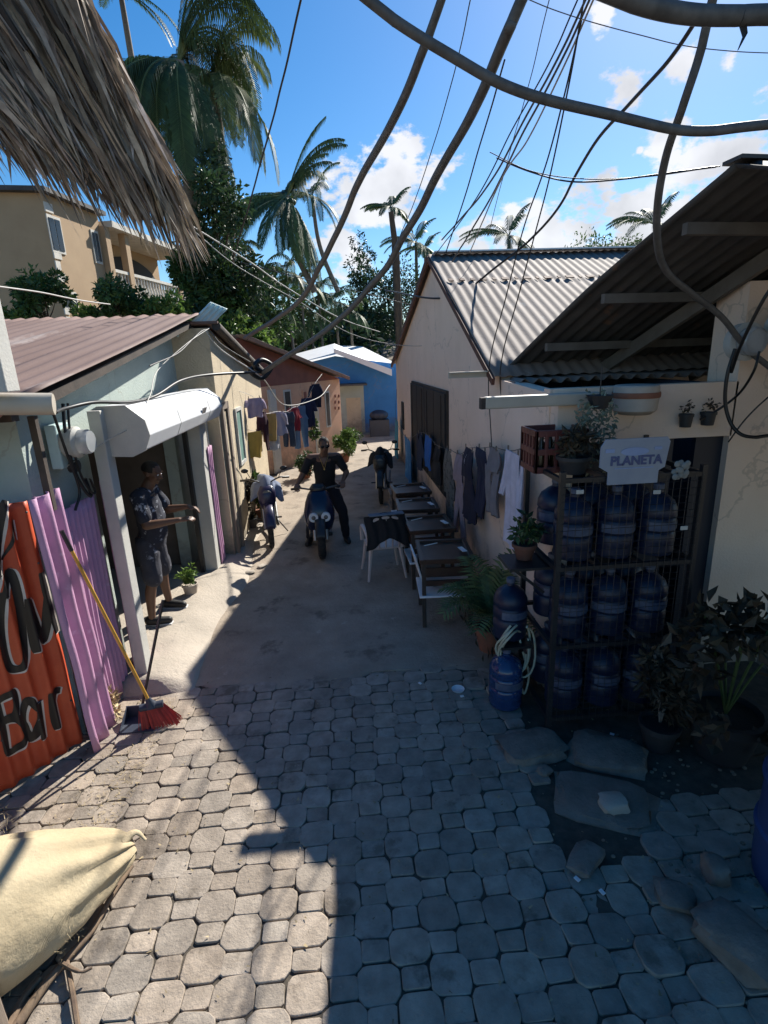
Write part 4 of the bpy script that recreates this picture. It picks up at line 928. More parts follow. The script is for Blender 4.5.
def text(s_, size, loc, m, par, bold=0, shear=0):
    cu = bpy.data.curves.new('lettering', 'FONT'); cu.body = s_; cu.size = size; cu.align_x = 'CENTER'; cu.align_y = 'CENTER'; cu.extrude = .001; cu.offset = bold; cu.shear = shear
    tmp = bpy.data.objects.new('tmp', cu); col.objects.link(tmp); dg = bpy.context.evaluated_depsgraph_get(); me = bpy.data.meshes.new_from_object(tmp.evaluated_get(dg)); bpy.data.objects.remove(tmp)
    me.transform(Matrix.Translation(V(loc)-wloc(par)) @ Matrix.Rotation(R(90),4,'X')); me.materials.clear(); me.materials.append(m)
    o = bpy.data.objects.new('lettering', me); col.objects.link(o); o.parent = par; return o
text('PLANETA', .082, (cxs+.01,3.236,czs+.005), inkm, t, .003)
g = MB(); g.lathe([(.055,0),(.055,.002)], (cxs-.005,3.237,czs+.065), 20, rot=Matrix.Rotation(R(90),3,'X'), sx=1.7, sy=.5); g.box((cxs-.17,3.237,czs+.075),(.06,.002,.025)); g.box((cxs+.15,3.237,czs+.08),(.05,.002,.02)); g.box((cxs,3.237,czs-.042),(.26,.002,.008)); g.build('emblem', inkl, t)
# white cloth rag beside sign
g = MB(); c = GY(681,470,3.26)
for k in range(14): a=k*.9; g.ball(c+V((.04*math.sin(a*1.7),.01*math.cos(a),.045*math.cos(a*1.3))), (.022,.012,.022), 8,5)
tag(g.build('cloth_flowers', mat('faded grey petals',(.26,.27,.26),None,.8), loc=c), 'faded pale cloth flower bunch tied to the rack right of the sign', 'cloth flowers')
for u,v,lab in ((580,492,'small white price tag on the rack, left one below the sign'),(657,492,'small white price tag on the rack just below the sign'),(684,528,'small pale padlock hanging in the dark doorway right of the rack')):
    c = GY(u,v,3.24); g = MB(); g.box(c,(.05,.008,.028)); tag(g.build('price_tag' if v<500 else 'padlock', M['greypil'], bevel=.003, loc=c), lab, 'tag' if v<500 else 'padlock')

# two meters at the pillar top
for u,v,lab in ((738,342,'round glass electricity meter on the cream pillar, the lower left one'),(778,328,'round glass electricity meter cut by the right edge of the frame')):
    c = GY(u,v,3.9); t = thing('electricity_meter', c, lab, 'electric meter', 'meters on the pillar'); rt = Matrix.Rotation(R(90),3,'X')
    g = MB(); g.lathe([(.10,-.0),(.13,.02),(.135,.10),(.11,.11)], c, 24, rot=rt); g.build('body', M['greypil'], t, smooth=40)
    g = MB(); g.lathe([(.10,.11),(.10,.17),(.08,.19)], c, 24, rot=rt); g.build('glass_cover', bpy.data.materials['meter glass'], t, smooth=40)
    g = MB(); g.lathe([(.085,.112),(.085,.115)], c, 20, rot=rt); g.box((c.x,c.y-.13,c.z+.02),(.08,.02,.03)); g.build('dial', M['lamp'], t)

# big potted shrub at the right, blue barrel
c = V((2.52,2.95,0)); t = thing('potted_shrub', c, 'dark potted shrub with broad leaves and yellowish stems before the cream pillar', 'potted plant')
pot(t, c, .17,.24,.34, M['potb']); soil(t, c, .24,.34)
tips = [V((c.x+math.cos(a)*.22, c.y+math.sin(a)*.18, .95+.1*math.sin(a*3))) for a in [i*.7 for i in range(9)]]
stems(t, c+V((0,0,.3)), tips, .008, 'frondy')
g = MB(); r_ = random.Random(31)
for q in tips+[c+V((.0,0,1.05)), c+V((-.3,-.1,.75)), c+V((-.38,-.05,1.0)), c+V((.36,-.05,.6)),c+V((.1,-.3,.35)),c+V((-.3,-.3,.45)),c+V((.4,-.1,.95))]:
    for k in range(22):
        g.tone = r_.uniform(.6,1.3); p = q+rv(r_)*r_.uniform(.03,.14); d = (rv(r_)+V((0,0,-.3))).normalized(); leafquad(g, p, d, rv(r_), r_.uniform(.09,.15), r_.uniform(.06,.09), .25)
g.build('foliage', M['leafr'], t)
c = V((2.12,3.05,0)); t = thing('potted_shrub', c, 'scraggly grey green bush leaning between the jug rack and the broad leaved shrub', 'potted plant')
pot(t, c, .09,.13,.20, M['potb']); bush(t, c+V((.0,0,.52)), (.2,.2,.36), 700, .075, 'leafr', 44, 16); stems(t, c+V((0,0,.2)), [c+V((.1,0,.7)),c+V((-.1,0,.75)),c+V((0,.05,.8))], .009,'bark')
c = V((2.315,1.95,0))
t = thing('water_barrel', c, 'tall blue plastic barrel cut by the right edge of the frame', 'barrel')
g = MB(); g.lathe([(.24,0),(.27,.02),(.28,.1),(.285,.30),(.30,.31),(.30,.33),(.285,.34),(.285,.60),(.30,.61),(.30,.63),(.285,.64),(.28,.85),(.25,.90),(.22,.905)], c, 40); g.build('body', mat('blue barrel plastic',(.03,.06,.17),(.024,.048,.14),.5,3), t, smooth=40)
g = MB(); g.lathe([(.29,.87),(.29,.90),(.27,.915),(.001,.92)], c, 40); g.build('lid', M['black'], t, smooth=40)

# ---- areca palm in pot by the cream wall
c = GZ(484,655,0); c = V((1.30,c.y+.1,0)); t = thing('potted_palm', c, 'small feathery palm in a terracotta pot against the cream wall', 'potted plant')
pot(t, c, .11,.155,.26, M['terra']); soil(t, c, .155,.26)
r_ = random.Random(9); g = MB(); rb = MB(); mbt = 1
for i in range(13): frond(g, c+V((0,0,.25)), i*2.4, lerp(.75,1.45,(i*.618)%1), r_.uniform(.55,.80), .9, r_, 20, .25, .032, .25, rach=None)
for i in range(13):
    a=i*2.4; rb.tube([c+V((0,0,.2)), c+V((math.cos(a)*.05,math.sin(a)*.05,.4))],.007,5)
g.build('fronds', M['frondy'], t); rb.build('stem', M['leaf'], t)
bush(t, c+V((0,0,.30)), (.17,.17,.08), 120, .06, 'leafr', 4, 8, 'undergrowth')
g = MB(); r_ = random.Random(90)
for k in range(90):
    p = V((r_.uniform(1.15,1.5), r_.uniform(4.2,5.4), 0)); leafquad(g, p, V((r_.uniform(-.5,.5),r_.uniform(-.5,.5),1)).normalized(), rv(r_), r_.uniform(.05,.14), .02)
tag(g.build('weeds', M['leafr']), kind='stuff')

# ---- tables along the wall
def table(x, y, label, wd=.56, ln=.62, rz=0, src=[]):
    if not src:
        t = thing('display_table', (0,0,0), label, 'table', 'wooden tables along the cream wall')
        b = MB(); b.box((0,0,.735),(wd,ln,.025)); b.build('table_top', M['brownwood'], t, bevel=.004)
        b = MB()
        for s_ in (-1,1): b.box((s_*(wd/2-.02),0,.76),(.045,ln+.02,.035)); b.box((0,s_*(ln/2-.02),.76),(wd-.06,.045,.035))
        b.build('rim', M['brownwood'], t, bevel=.003)
        b = MB(); b.box((0,-ln/2+.04,.62),(wd-.06,.02,.10)); b.box((0,-ln/2+.04,.50),(wd-.06,.02,.06)); b.box((0,ln/2-.04,.62),(wd-.06,.02,.12)); b.box((-wd/2+.04,0,.62),(.02,ln-.1,.12)); b.build('apron', M['brownwood'], t)
        b = MB(); b.box((0,-.05,.36),(wd+.02,ln-.1,.022)); b.build('shelf', M['white'], t, bevel=.006)
        for sx_ in (-1,1):
            for sy_ in (-1,1): b = MB(); b.box((sx_*(wd/2-.04),sy_*(ln/2-.04),.36),(.04,.04,.72)); b.build('leg', M['darkwood'], t)
        b = MB(); b.box((.19,-.06,.782),(.05,.14,.008),rz=.25); b.tube([(-.2,.1,.78),(-.05,.16,.785)],.006,5); b.build('score_card', M['white'], t)
        src.append(t); o = t
    else:
        o = src[0].copy(); col.objects.link(o)
        for ch_ in src[0].children: c2_ = ch_.copy(); col.objects.link(c2_); c2_.parent = o
        o['label'] = label
    o.location = (x, y, 0); o.rotation_euler = (0,0,rz); return o
table(.99, 5.28, 'nearest of the dark wooden tables, right behind the feathery potted palm', rz=-.06)
table(.98, 6.25, 'second dark wooden table, beside the pale chair', rz=.03)
table(.96, 7.15, 'third dark wooden table from the camera, behind the pale chair', rz=-.03)
table(.99, 8.10, 'farthest dark wooden table, next to the parked black motorcycle', rz=.05)
g = MB(); g.box((.72,5.50,.55),(.02,.42,.30),rot=Matrix.Rotation(R(-14),3,'Y')); tag(g.build('white_board', M['white'], bevel=.006, loc=(.72,5.5,.55)), 'white board leaning against the left end of the nearest table', 'board')
g = MB(); g.box((.98,9.05,.28),(.5,.5,.04)); g.box((.98,9.05,.38),(.46,.44,.04)); g.box((.98,9.05,.48),(.5,.46,.04)); g.box((.8,8.95,.14),(.05,.3,.25)); g.box((1.15,8.95,.14),(.05,.3,.25))
tag(g.build('board_stack', M['wood'], bevel=.004, loc=(.98,9,0)), 'low stack of weathered boards on blocks beyond the tables', 'board stack')

# ---- plastic chair with jacket
c = V((.42,6.55,0)); t = thing('plastic_chair', c, 'pale pink plastic armchair facing away with a dark jacket over its back', 'chair')
rz = R(8); mz = Matrix.Rotation(rz,3,'Z')
def cp(x,y,z): return c + mz @ V((x,y,z))
for sx_ in (-1,1):
    for sy_ in (-1,1):
        g = MB(); top = cp(sx_*.19, sy_*.17, .43); bot = cp(sx_*.25, sy_*.24, 0); g.tube([bot, bot.lerp(top,.5), top],[.017,.022,.030],6); g.build('leg', M['plast'], t, smooth=50)
g = MB(); g.box(cp(0,0,.43),(.44,.42,.03),rz=rz); g.build('seat', M['plast'], t, bevel=.012)
for sx_ in (-1,1):
    g = MB(); g.tube(catmull([cp(sx_*.21,-.2,.43),cp(sx_*.235,-.21,.62),cp(sx_*.24,0,.66),cp(sx_*.24,.17,.64),cp(sx_*.235,.20,.44)],5),.018,7,flat=1.4); g.build('armrest', M['plast'], t, smooth=50)
g = MB(); 
for k in range(5): x_ = (k-2)*.085; g.tube(catmull([cp(x_,-.20,.43),cp(x_*1.05,-.235,.62),cp(x_*.95,-.27,.84-.03*abs(k-2))],4),.022,6,flat=.5)
g.tube(catmull([cp(-.215,-.2,.43),cp(-.225,-.24,.66),cp(-.17,-.27,.82),cp(0,-.28,.86),cp(.17,-.27,.82),cp(.225,-.24,.66),cp(.215,-.2,.43)],5),.02,7); g.build('backrest', M['plast'], t, smooth=50)
g = MB()
def jk(a, b):
    x = (a-.5)*.56*(1-.15*b); s_ = (b-.5)*2; drop = abs(s_)*(.36+.05*math.sin(a*7+1)*(1 if s_<0 else .3)); sag = .04*math.sin(a*PI)
    return cp(x+.02*math.sin(b*9), -.27+s_*.055*(1+abs(s_)*.6)+.014*math.sin(a*26+b*3), .845+sag+.03-drop)
g.grid(jk, 30, 22); o = g.build('jacket', M['blackc'], smooth=70, solid=.014, loc=cp(0,-.27,.8)); tag(o, 'black jacket draped over the back of the pale plastic chair', 'jacket')
g = MB(); g.box(cp(.0,-.28,.905),(.44,.10,.018),rz=rz); o = g.build('folded_towel', cloth('grey blue',(.20,.24,.30)), bevel=.006, loc=cp(0,-.27,.9)); tag(o, 'folded grey cloth lying on top of the jacket on the chair back', 'cloth')

# ================================================================== WASHING
def panel(mb, a, b, w0, w1, th, r_, ydir, bot_rag=0, n=14, rows=12):
    """flattened tube of cloth from a to b with width along ydir"""
    a, b, ydir = V(a), V(b), V(ydir).normalized(); d = (b-a).normalized(); nn = ydir.cross(d).normalized(); ph = r_.uniform(0,6); vs = []
    for i in range(rows+1):
        t = i/rows; c = a.lerp(b,t); w_ = lerp(w0,w1,t)/2*(1+.05*math.sin(t*7+ph))
        off = nn*(.018*math.sin(t*3+ph))
        for k in range(n*2):
            an = 2*PI*k/(n*2); x = math.cos(an); yv = math.sin(an)*th*(.25+.75*min(1,t*3))
            fold = math.sin(x*w_*46+ph+t*1.3)*.013*(.2+t)+math.sin(x*w_*19+ph*2)*.012*t
            p = c + ydir*(x*w_) + nn*(yv+fold) + off
            if i == rows: p += d*(bot_rag*math.sin(x*5+ph))
            vs.append(p)
    m_ = n*2
    mb.add(vs, [(i*m_+k, i*m_+(k+1)%m_, (i+1)*m_+(k+1)%m_, (i+1)*m_+k) for i in range(rows) for k in range(m_)]+[tuple(range(m_))[::-1], tuple(rows*m_+k for k in range(m_))])
def garment(name, kind, top, ln, wd, ydir, m, label, cat, group, seed):
    r_ = random.Random(seed); top = V(top); yd = V(ydir).normalized(); dn = V((0,0,-1)); g = MB()
    if kind == 'towel': panel(g, top, top+dn*ln+yd*r_.uniform(-.03,.03), wd, wd*r_.uniform(.85,1.0), .014, r_, yd, .02)
    elif kind == 'pants':
        panel(g, top, top+dn*ln*.32, wd*.85, wd, .025, r_, yd)
        for s_ in (-1,1): panel(g, top+dn*ln*.28+yd*s_*wd*.24, top+dn*ln*r_.uniform(.92,1.05)+yd*s_*wd*r_.uniform(.16,.34), wd*.52, wd*.34, .022, r_, yd, .01)
    elif kind == 'shirt':
        panel(g, top, top+dn*ln*.95, wd*.7, wd*r_.uniform(.75,.9), .03, r_, yd, .02)
        for s_ in (-1,1): panel(g, top+dn*.03+yd*s_*wd*.28, top+dn*ln*r_.uniform(.42,.6)+yd*s_*wd*r_.uniform(.48,.56), wd*.3, wd*.20, .02, r_, yd)
    elif kind == 'dress':
        panel(g, top, top+dn*ln*.4, wd*.6, wd*.62, .03, r_, yd); panel(g, top+dn*ln*.37, top+dn*ln, wd*.62, wd*1.05, .04, r_, yd, .03)
    o = g.build(name, m, smooth=70, loc=top); tag(o, label, cat, group)
    for s_ in (-1,1): g = MB(); g.box(top+yd*s_*wd*.26+V((0,0,.012)),(.012,.012,.05)); g.build('clothes_peg', M['wood'], o)
    return o
WX = 1.43
R1 = [ # kind, u, vtop, vbottom, width m, colour, label
 ('shirt',513,452,545,.42,cloth('white lilac',(.70,.68,.80)),'white long shirt, the nearest piece of washing on the cream wall','shirt'),
 ('pants',493,448,512,.34,cloth('mid grey',(.24,.23,.25)),'grey trousers hanging next to the white long shirt','trousers'),
 ('pants',482,449,512,.36,cloth('navy one',(.02,.025,.06)),'navy trousers between grey trousers and the dark dress','trousers'),
 ('dress',469,449,516,.50,cloth('dark navy',(.022,.024,.05),[((.6,.62,.7),6,.66)]),'dark navy dress with a white neck detail on the right line','dress'),
 ('pants',460,455,533,.45,cloth('mauve',(.36,.29,.33)),'long mauve grey trousers hanging lowest on the right line','trousers'),
 ('shirt',449,450,526,.50,cloth('grey camouflage',(.18,.18,.17),[((.06,.065,.06),11,.5),((.33,.31,.30),9,.62)]),'mottled grey work shirt beside the mauve trousers','shirt'),
 ('dress',437,446,478,.70,cloth('black one',(.02,.02,.024)),'black garment over the edge of the dark window','garment'),
 ('towel',428,436,465,.62,cloth('bright blue',(.03,.16,.55)),'bright blue cloth hanging before the dark window','cloth'),
 ('shirt',420,433,468,.70,cloth('dusky navy',(.05,.06,.10)),'dusky navy shirt left of the bright blue cloth','shirt'),
 ('towel',407,438,478,1.2,cloth('sky blue',(.06,.28,.62),[((.18,.42,.7),3,.55)]),'wide sky blue towel near the far end of the cream wall','towel'),
 ('towel',396,420,455,.8,cloth('teal blue',(.07,.33,.48)),'teal towel hanging at the far corner of the cream wall','towel')]
linepts = []
for i,(k,u,v0,v1,wd,m,lab,cat) in enumerate(R1):
    tp = GX(u,v0,WX); bt = GX(u+ (0 if i else 2),v1,WX); ln = tp.z-bt.z*1.0; ln = abs(GX(u,v0,WX).z - GP(u,v1,V((0,tp.y,0)),V((1,tp.y,0))).z)
    linepts.append(V((WX,tp.y,tp.z+.01)))
    garment('hanging_'+cat, k, (WX,tp.y,tp.z), ln*1.05, wd*(1.25 if tp.y<7 else 1), (0,1,0), m, lab, cat, 'washing on the cream wall', 100+i)
first = GX(548,437,WX); g = MB(); g.tube(catmull([first]+sorted(linepts, key=lambda p:p.y)+[V((XR-.02,15.4,1.9))],4),.004,5); tag(g.build('clothes_line', M['black'], loc=first), 'sagging clothes line along the cream house wall', 'clothes line')
La = GY(243,398,9.0); Lb = GY(322,372,12.2)
L1 = [('towel',251,432,458,.42,'yellow ochre',(.62,.42,.10),'yellow ochre cloth, lowest at the left of the left line','cloth'),
 ('shirt',254,398,418,.42,'pale lilac',(.46,.38,.52),'pale lilac shirt high at the near end of the left line','shirt'),
 ('pants',261,412,452,.26,'maroon',(.07,.025,.04),'dark maroon trousers between the two ochre cloths','trousers'),
 ('towel',268,414,441,.34,'golden',(.60,.40,.14),'golden cloth just right of the maroon trousers','cloth'),
 ('shirt',277,412,436,.44,'white lilac print',(.50,.48,.60),'white and lilac printed blouse in the middle of the left line','blouse'),
 ('pants',287,412,446,.34,'dark denim',(.07,.09,.13),'dark grey green trousers beside the printed blouse','trousers'),
 ('shirt',293,408,432,.34,'red',(.42,.04,.06),'red shirt in the middle of the left line','shirt'),
 ('pants',299,406,449,.38,'light denim',(.20,.32,.48),'light blue jeans hanging lowest right of the red shirt','jeans'),
 ('shirt',307,398,428,.40,'indigo',(.03,.035,.09),'indigo shirt near the far end of the left line','shirt'),
 ('shirt',315,384,408,.34,'night blue',(.03,.03,.06),'night blue shirt topmost at the far end of the left line','shirt'),
 ('towel',272,436,450,.30,'off white',(.62,.60,.60),'small off white cloth under the golden cloth','cloth')]
pts = []
for i,(k,u,v0,v1,wd,cn,cc_,lab,cat) in enumerate(L1):
    y_ = lerp(9.4,11.6,(u-248)/68); tp = GY(u,v0,y_); bt = GY(u,v1,y_)
    if v0 < 430: pts.append(tp+V((0,0,.01)))
    garment('hanging_'+cat, k, tp, tp.z-bt.z, wd, (.75,.66,0), cloth(cn,cc_), lab, cat, 'washing on the left side', 130+i)
g = MB(); g.tube(catmull([GY(236,390,9.0)]+sorted(pts,key=lambda p:p.y)+[GY(322,374,12)],4),.004,5); g.tube([GY(240,428,9.2),GY(276,436,10.2)],.004,5)
tag(g.build('clothes_line', M['cablew'], loc=pts[0]), 'clothes line strung across the left house fronts', 'clothes line')
# plants by left houses
for i,(u,v,r_,h_,n,m,lab) in enumerate([(262,520,(.24,.24,.36),1.0,1500,'leaf','leafy potted shrub under the ochre washing by the cream house'),
    (250,530,(.16,.2,.45),.9,700,'leafr','dusty tall weed against the cream house wall'),
    (345,462,(.40,.35,.36),.85,1600,'leafy','bright potted shrub at the corner of the orange house'),
    (352,452,(.35,.3,.3),.72,900,'leaf','small bushy pot plant beyond the bright shrub'),
    (306,478,(.25,.25,.30),.62,800,'leafd','dark potted plant by the orange house door')]):
    p = GZ(u,v,0); t = thing('potted_plant', p, lab, 'potted plant', 'potted plants along the left houses')
    pot(t, p, .10,.15,.22, M['potb'] if i%2 else M['terra']); bush(t, p+V((0,0,h_*.62)), r_, n, .085, m, 200+i, 14); stems(t, p+V((0,0,.18)), [p+V((.08,0,h_*.7)),p+V((-.08,0,h_*.75))])
c = GY(312,428,12.6); t = thing('hanging_plant', c, 'plant in a hanging basket against the orange house wall', 'hanging plant'); bush(t, c, (.22,.2,.3), 500, .08, 'leaf', 77); g = MB(); g.tube([c+V((0,0,.1)),c+V((0,0,.7))],.005,4); g.lathe([(.08,0),(.14,.14)],c-V((0,0,.2)),12); g.build('basket', M['potb'], t)
p = GZ(190,603,.1); t = thing('potted_plant', p, 'small yellow green plant in a pot inside the shutter doorway', 'potted plant'); pot(t, (p.x-.05,p.y+.25,.1), .07,.09,.14, M['potw']); bush(t, (p.x-.05,p.y+.25,.33), (.09,.09,.13), 160, .07, 'leafy', 5); stems(t,(p.x-.05,p.y+.25,.2),[(p.x-.02,p.y+.25,.4)])
p = GZ(108,722,0); t = thing('weed_clump', p, 'dry brown weed clump at the foot of the lilac tin sheets', 'weed'); bush(t, p+V((.02,.05,.12)), (.09,.1,.13), 240, .06, 'drygrass', 15)
stone('stone', (-1.80,4.42,.05), (.26,.2,.12), M['slab'], 31, .3, 'pale crumbled block at the foot of the grey pillar', 'stones at the left doorway')
for k,(u,v) in enumerate(((250,572),(262,566),(238,580))):
    q = GZ(u,v,.02); stone('stone', (q.x,q.y,.02), (.13,.10,.05), M['slab'], 50+k, k, ['flat pale rubble chip before the parked motorcycle, middle one','flat pale rubble chip nearest the parked motorcycle wheel','flat pale rubble chip nearest the far door jamb'][k], 'stones at the left doorway')
# ================================================================== BROOM, DUSTPAN, SACK
tp = GX(62,532,-1.93); bt = GZ(150,703,.20)
t = thing('broom', (bt.x,bt.y,0), 'broom with yellow handle and red bristles leaning on the lilac tin sheets', 'broom')
g = MB(); g.tube([bt, tp.lerp(bt,.08)], .0125, 10); g.build('handle', M['yellow'], t, smooth=60)
g = MB(); d = (tp-bt).normalized(); g.tube([tp+d*.01, tp.lerp(bt,.095)], .0145, 10); g.build('grip', M['black'], t, smooth=60)
g = MB(); hd = V((.12,.03,0)); c = bt-d*.01
g.tube([c+d*.06, c+d*.02, c-d*.02],[.018,.03,.05],12,flat=1); g.tube([c-hd*.7-d*.02, c+hd*.7-d*.02],[.035,.035],10,flat=.8); g.build('head', M['panb'], t, smooth=60)
g = MB(); r_ = random.Random(3)
for k in range(420):
    s_ = r_.uniform(-1,1); q = r_.uniform(-1,1); a = c+hd*s_*.72-d*.03+V((0,q*.022,0)); e = V((a.x+s_*.055+.06+r_.uniform(-.01,.01), a.y-.02+q*.035+r_.uniform(-.01,.01), r_.uniform(.003,.03)))
    g.tone = r_.uniform(.6,1.3); w_ = V((.0022,.001,0)); g.add([a-w_,a+w_,e+w_,e-w_],[(0,1,2,3)])
g.build('bristles', M['redb'], t)
pb = V((-1.76,3.78,0)); tp = GY(163,600,4.05)
t = thing('dustpan', pb, 'long handled dark dustpan standing open beside the broom', 'dustpan')
g = MB(); w2=.13
g.box((pb.x,pb.y-.02,.012),(.27,.20,.008)); g.prism([(pb.x-w2,pb.y-.12,.012),(pb.x-w2,pb.y+.10,.012),(pb.x-w2,pb.y+.08,.11)],(.008,0,0)); g.prism([(pb.x+w2,pb.y-.12,.012),(pb.x+w2,pb.y+.10,.012),(pb.x+w2,pb.y+.08,.11)],(-.008,0,0)); g.box((pb.x,pb.y+.09,.06),(.27,.012,.10)); g.build('pan', M['panb'], t, bevel=.003)
g = MB(); g.tube([pb+V((-.02,.08,.05)), tp],.0125,8); g.build('handle', M['black'], t, smooth=60)
# sack
A0, A1 = V((-1.31,2.46,.22)), V((-2.62,1.47,.32)); ax = (A1-A0).normalized(); sx_ = ax.cross(V((0,0,1))).normalized(); vs = []; NR, NA = 46, 56; g = MB()
for i in range(NR+1):
    t_ = i/NR; c = A0.lerp(A1, t_); pr_ = (min(1,(t_+.012)/.42)**.62)*.38 if t_ < .42 else .38*(1-max(0,(t_-.80)/.205)**2.6)**.5
    for k in range(NA):
        a = 2*PI*k/NA; p = c+V((0,0,-.03+.05*min(1,t_*2)))+sx_*math.cos(a)*pr_*1.02+V((0,0,1))*math.sin(a)*pr_*.80
        n_ = noise.fractal(V((t_*3, math.cos(a)*1.2, math.sin(a)*1.2)), 1.0, 2.0, 3); wr = .014*math.sin(a*9+t_*5)*max(0,1-t_*2.0)+.012*abs(math.sin(t_*17+2.2*math.cos(a*2)+n_*5))*math.sin(a+1)**2
        p += (p-c).normalized()*(.035*n_*min(1,t_*5)+wr+.006*nz_(t_*22,a*5)); p.z = max(.012+.004*math.sin(k*3+i), p.z); vs.append(p)
g.add(vs, [(i*NA+k, i*NA+(k+1)%NA, (i+1)*NA+(k+1)%NA, (i+1)*NA+k) for i in range(NR) for k in range(NA)]+[tuple(range(NA))[::-1], tuple(NR*NA+k for k in range(NA))])
sk = g.build('sack', M['sack'], smooth=80, loc=(-1.7,1.9,0)); tag(sk, 'bulging straw coloured woven sack lying at the lower left corner', 'sack')
g = MB(); r_ = random.Random(4)
for k in range(420):                         # frayed edges
    if k < 200: q = V((-2.05+r_.gauss(0,.16), 2.42+r_.gauss(0,.06), .46+r_.gauss(0,.04)))
    else: q = A0.lerp(A1, r_.uniform(.2,.75)); q = q + sx_*(-.30+r_.gauss(0,.02)) if (sx_.x < 0) else q + sx_*(.30+r_.gauss(0,.02)); q.z = .16+r_.gauss(0,.06)
    d = rv(r_)*r_.uniform(.02,.06); n_ = rv(r_)*.0018; g.tone = r_.uniform(.7,1.2); g.add([q-n_, q+d, q+n_],[(0,1,2)])
g.build('frayed_straw', M['drygrass'], sk)
g = MB(); sp = GZ(138,836,.2); g.tube(catmull([A0+V((-.04,-.03,.02)), A0+V((.02,.01,.03)), A0+V((.07,.0,-.02))],5),[.05,.042,.032,.026,.022,.018,.016,.014,.012,.010,.009],9,flat=.6); g.build('tied_end', M['sack'], sk, smooth=60)
pts = [GZ(u,v,.03) for u,v in ((132,866),(112,895),(92,930),(70,955),(45,985),(15,1028))]
g = MB(); g.tube(catmull(pts,6),[.012+.010*(i/30) for i in range(31)],7)
g.tube(catmull([GZ(u,v,.03) for u,v in ((66,958),(72,990),(78,1030))],5),[.012]*11,6); g.tube(catmull([GZ(u,v,.05) for u,v in ((60,962),(80,972),(92,968))],5),[.010]*5+[.006]*6,6)
g.tube(catmull([GZ(u,v,.04) for u,v in ((40,978),(22,1000),(8,1030))],5),[.016]*11,6); g.tube(catmull([GZ(u,v,.02) for u,v in ((55,930),(80,900),(118,868))],5),[.007]*11,6)
tag(g.build('dry_root', M['root'], smooth=60, loc=pts[3]), 'twisted dry root lying along the edge of the woven sack', 'root')

# ================================================================== TWO WHEELERS
def torus(mb, c, R_, r_, n=28, m_=10, sq=1.0):
    vs = []
    for i in range(n):
        a = 2*PI*i/n
        for k in range(m_):
            b = 2*PI*k/m_; rr = R_+r_*math.cos(b); vs.append(V(c)+V((r_*math.sin(b)*sq, rr*math.cos(a), rr*math.sin(a))))
    mb.add(vs, [(i*m_+k, i*m_+(k+1)%m_, ((i+1)%n)*m_+(k+1)%m_, ((i+1)%n)*m_+k) for i in range(n) for k in range(m_)])
def wheel(par, c, R_, w_, spokes=True):
    g = MB(); torus(g, c, R_-w_, w_, 32, 12, .95)
    if True:
        for k in range(40):
            a = 2*PI*k/40; q = V(c)+V(((.35 if k%2 else -.35)*w_, (R_-.004)*math.cos(a), (R_-.004)*math.sin(a))); g.box(q, (w_*.7,.022,.012), rot=Matrix.Rotation(a-PI/2,3,'X'))
    ty = g.build('tyre', M['tyre'], par, smooth=50)
    g = MB(); torus(g, c, R_-w_*2+.004, .012, 28, 6, 1.3); g.lathe([(.045,-.05),(.045,.05)], c, 14, rot=Matrix.Rotation(R(90),3,'Y'))
    n = 18 if spokes else 5
    for k in range(n):
        a = 2*PI*k/n; g.tube([V(c), V(c)+V((0,(R_-w_*2)*math.cos(a),(R_-w_*2)*math.sin(a)))], .003 if spokes else .016, 5)
    g.build('rim', M['steel'] if spokes else M['grime'], par, smooth=40)
PROFC = [V((0,0,0))]
def extr_profile(mb, secs):                  # loft of closed sections
    n = len(secs[0]); vs = [V(p)+PROFC[0] for s_ in secs for p in s_]
    mb.add(vs, [(i*n+k, i*n+(k+1)%n, (i+1)*n+(k+1)%n, (i+1)*n+k) for i in range(len(secs)-1) for k in range(n)]+[tuple(range(n))[::-1], tuple((len(secs)-1)*n+k for k in range(n))])
def oval(cx,cy,cz,rx,ry,n=20,e=.8):
    return [V((cx+math.copysign(abs(math.cos(2*PI*k/n))**e,math.cos(2*PI*k/n))*rx, cy+math.copysign(abs(math.sin(2*PI*k/n))**e,math.sin(2*PI*k/n))*ry, cz)) for k in range(n)]
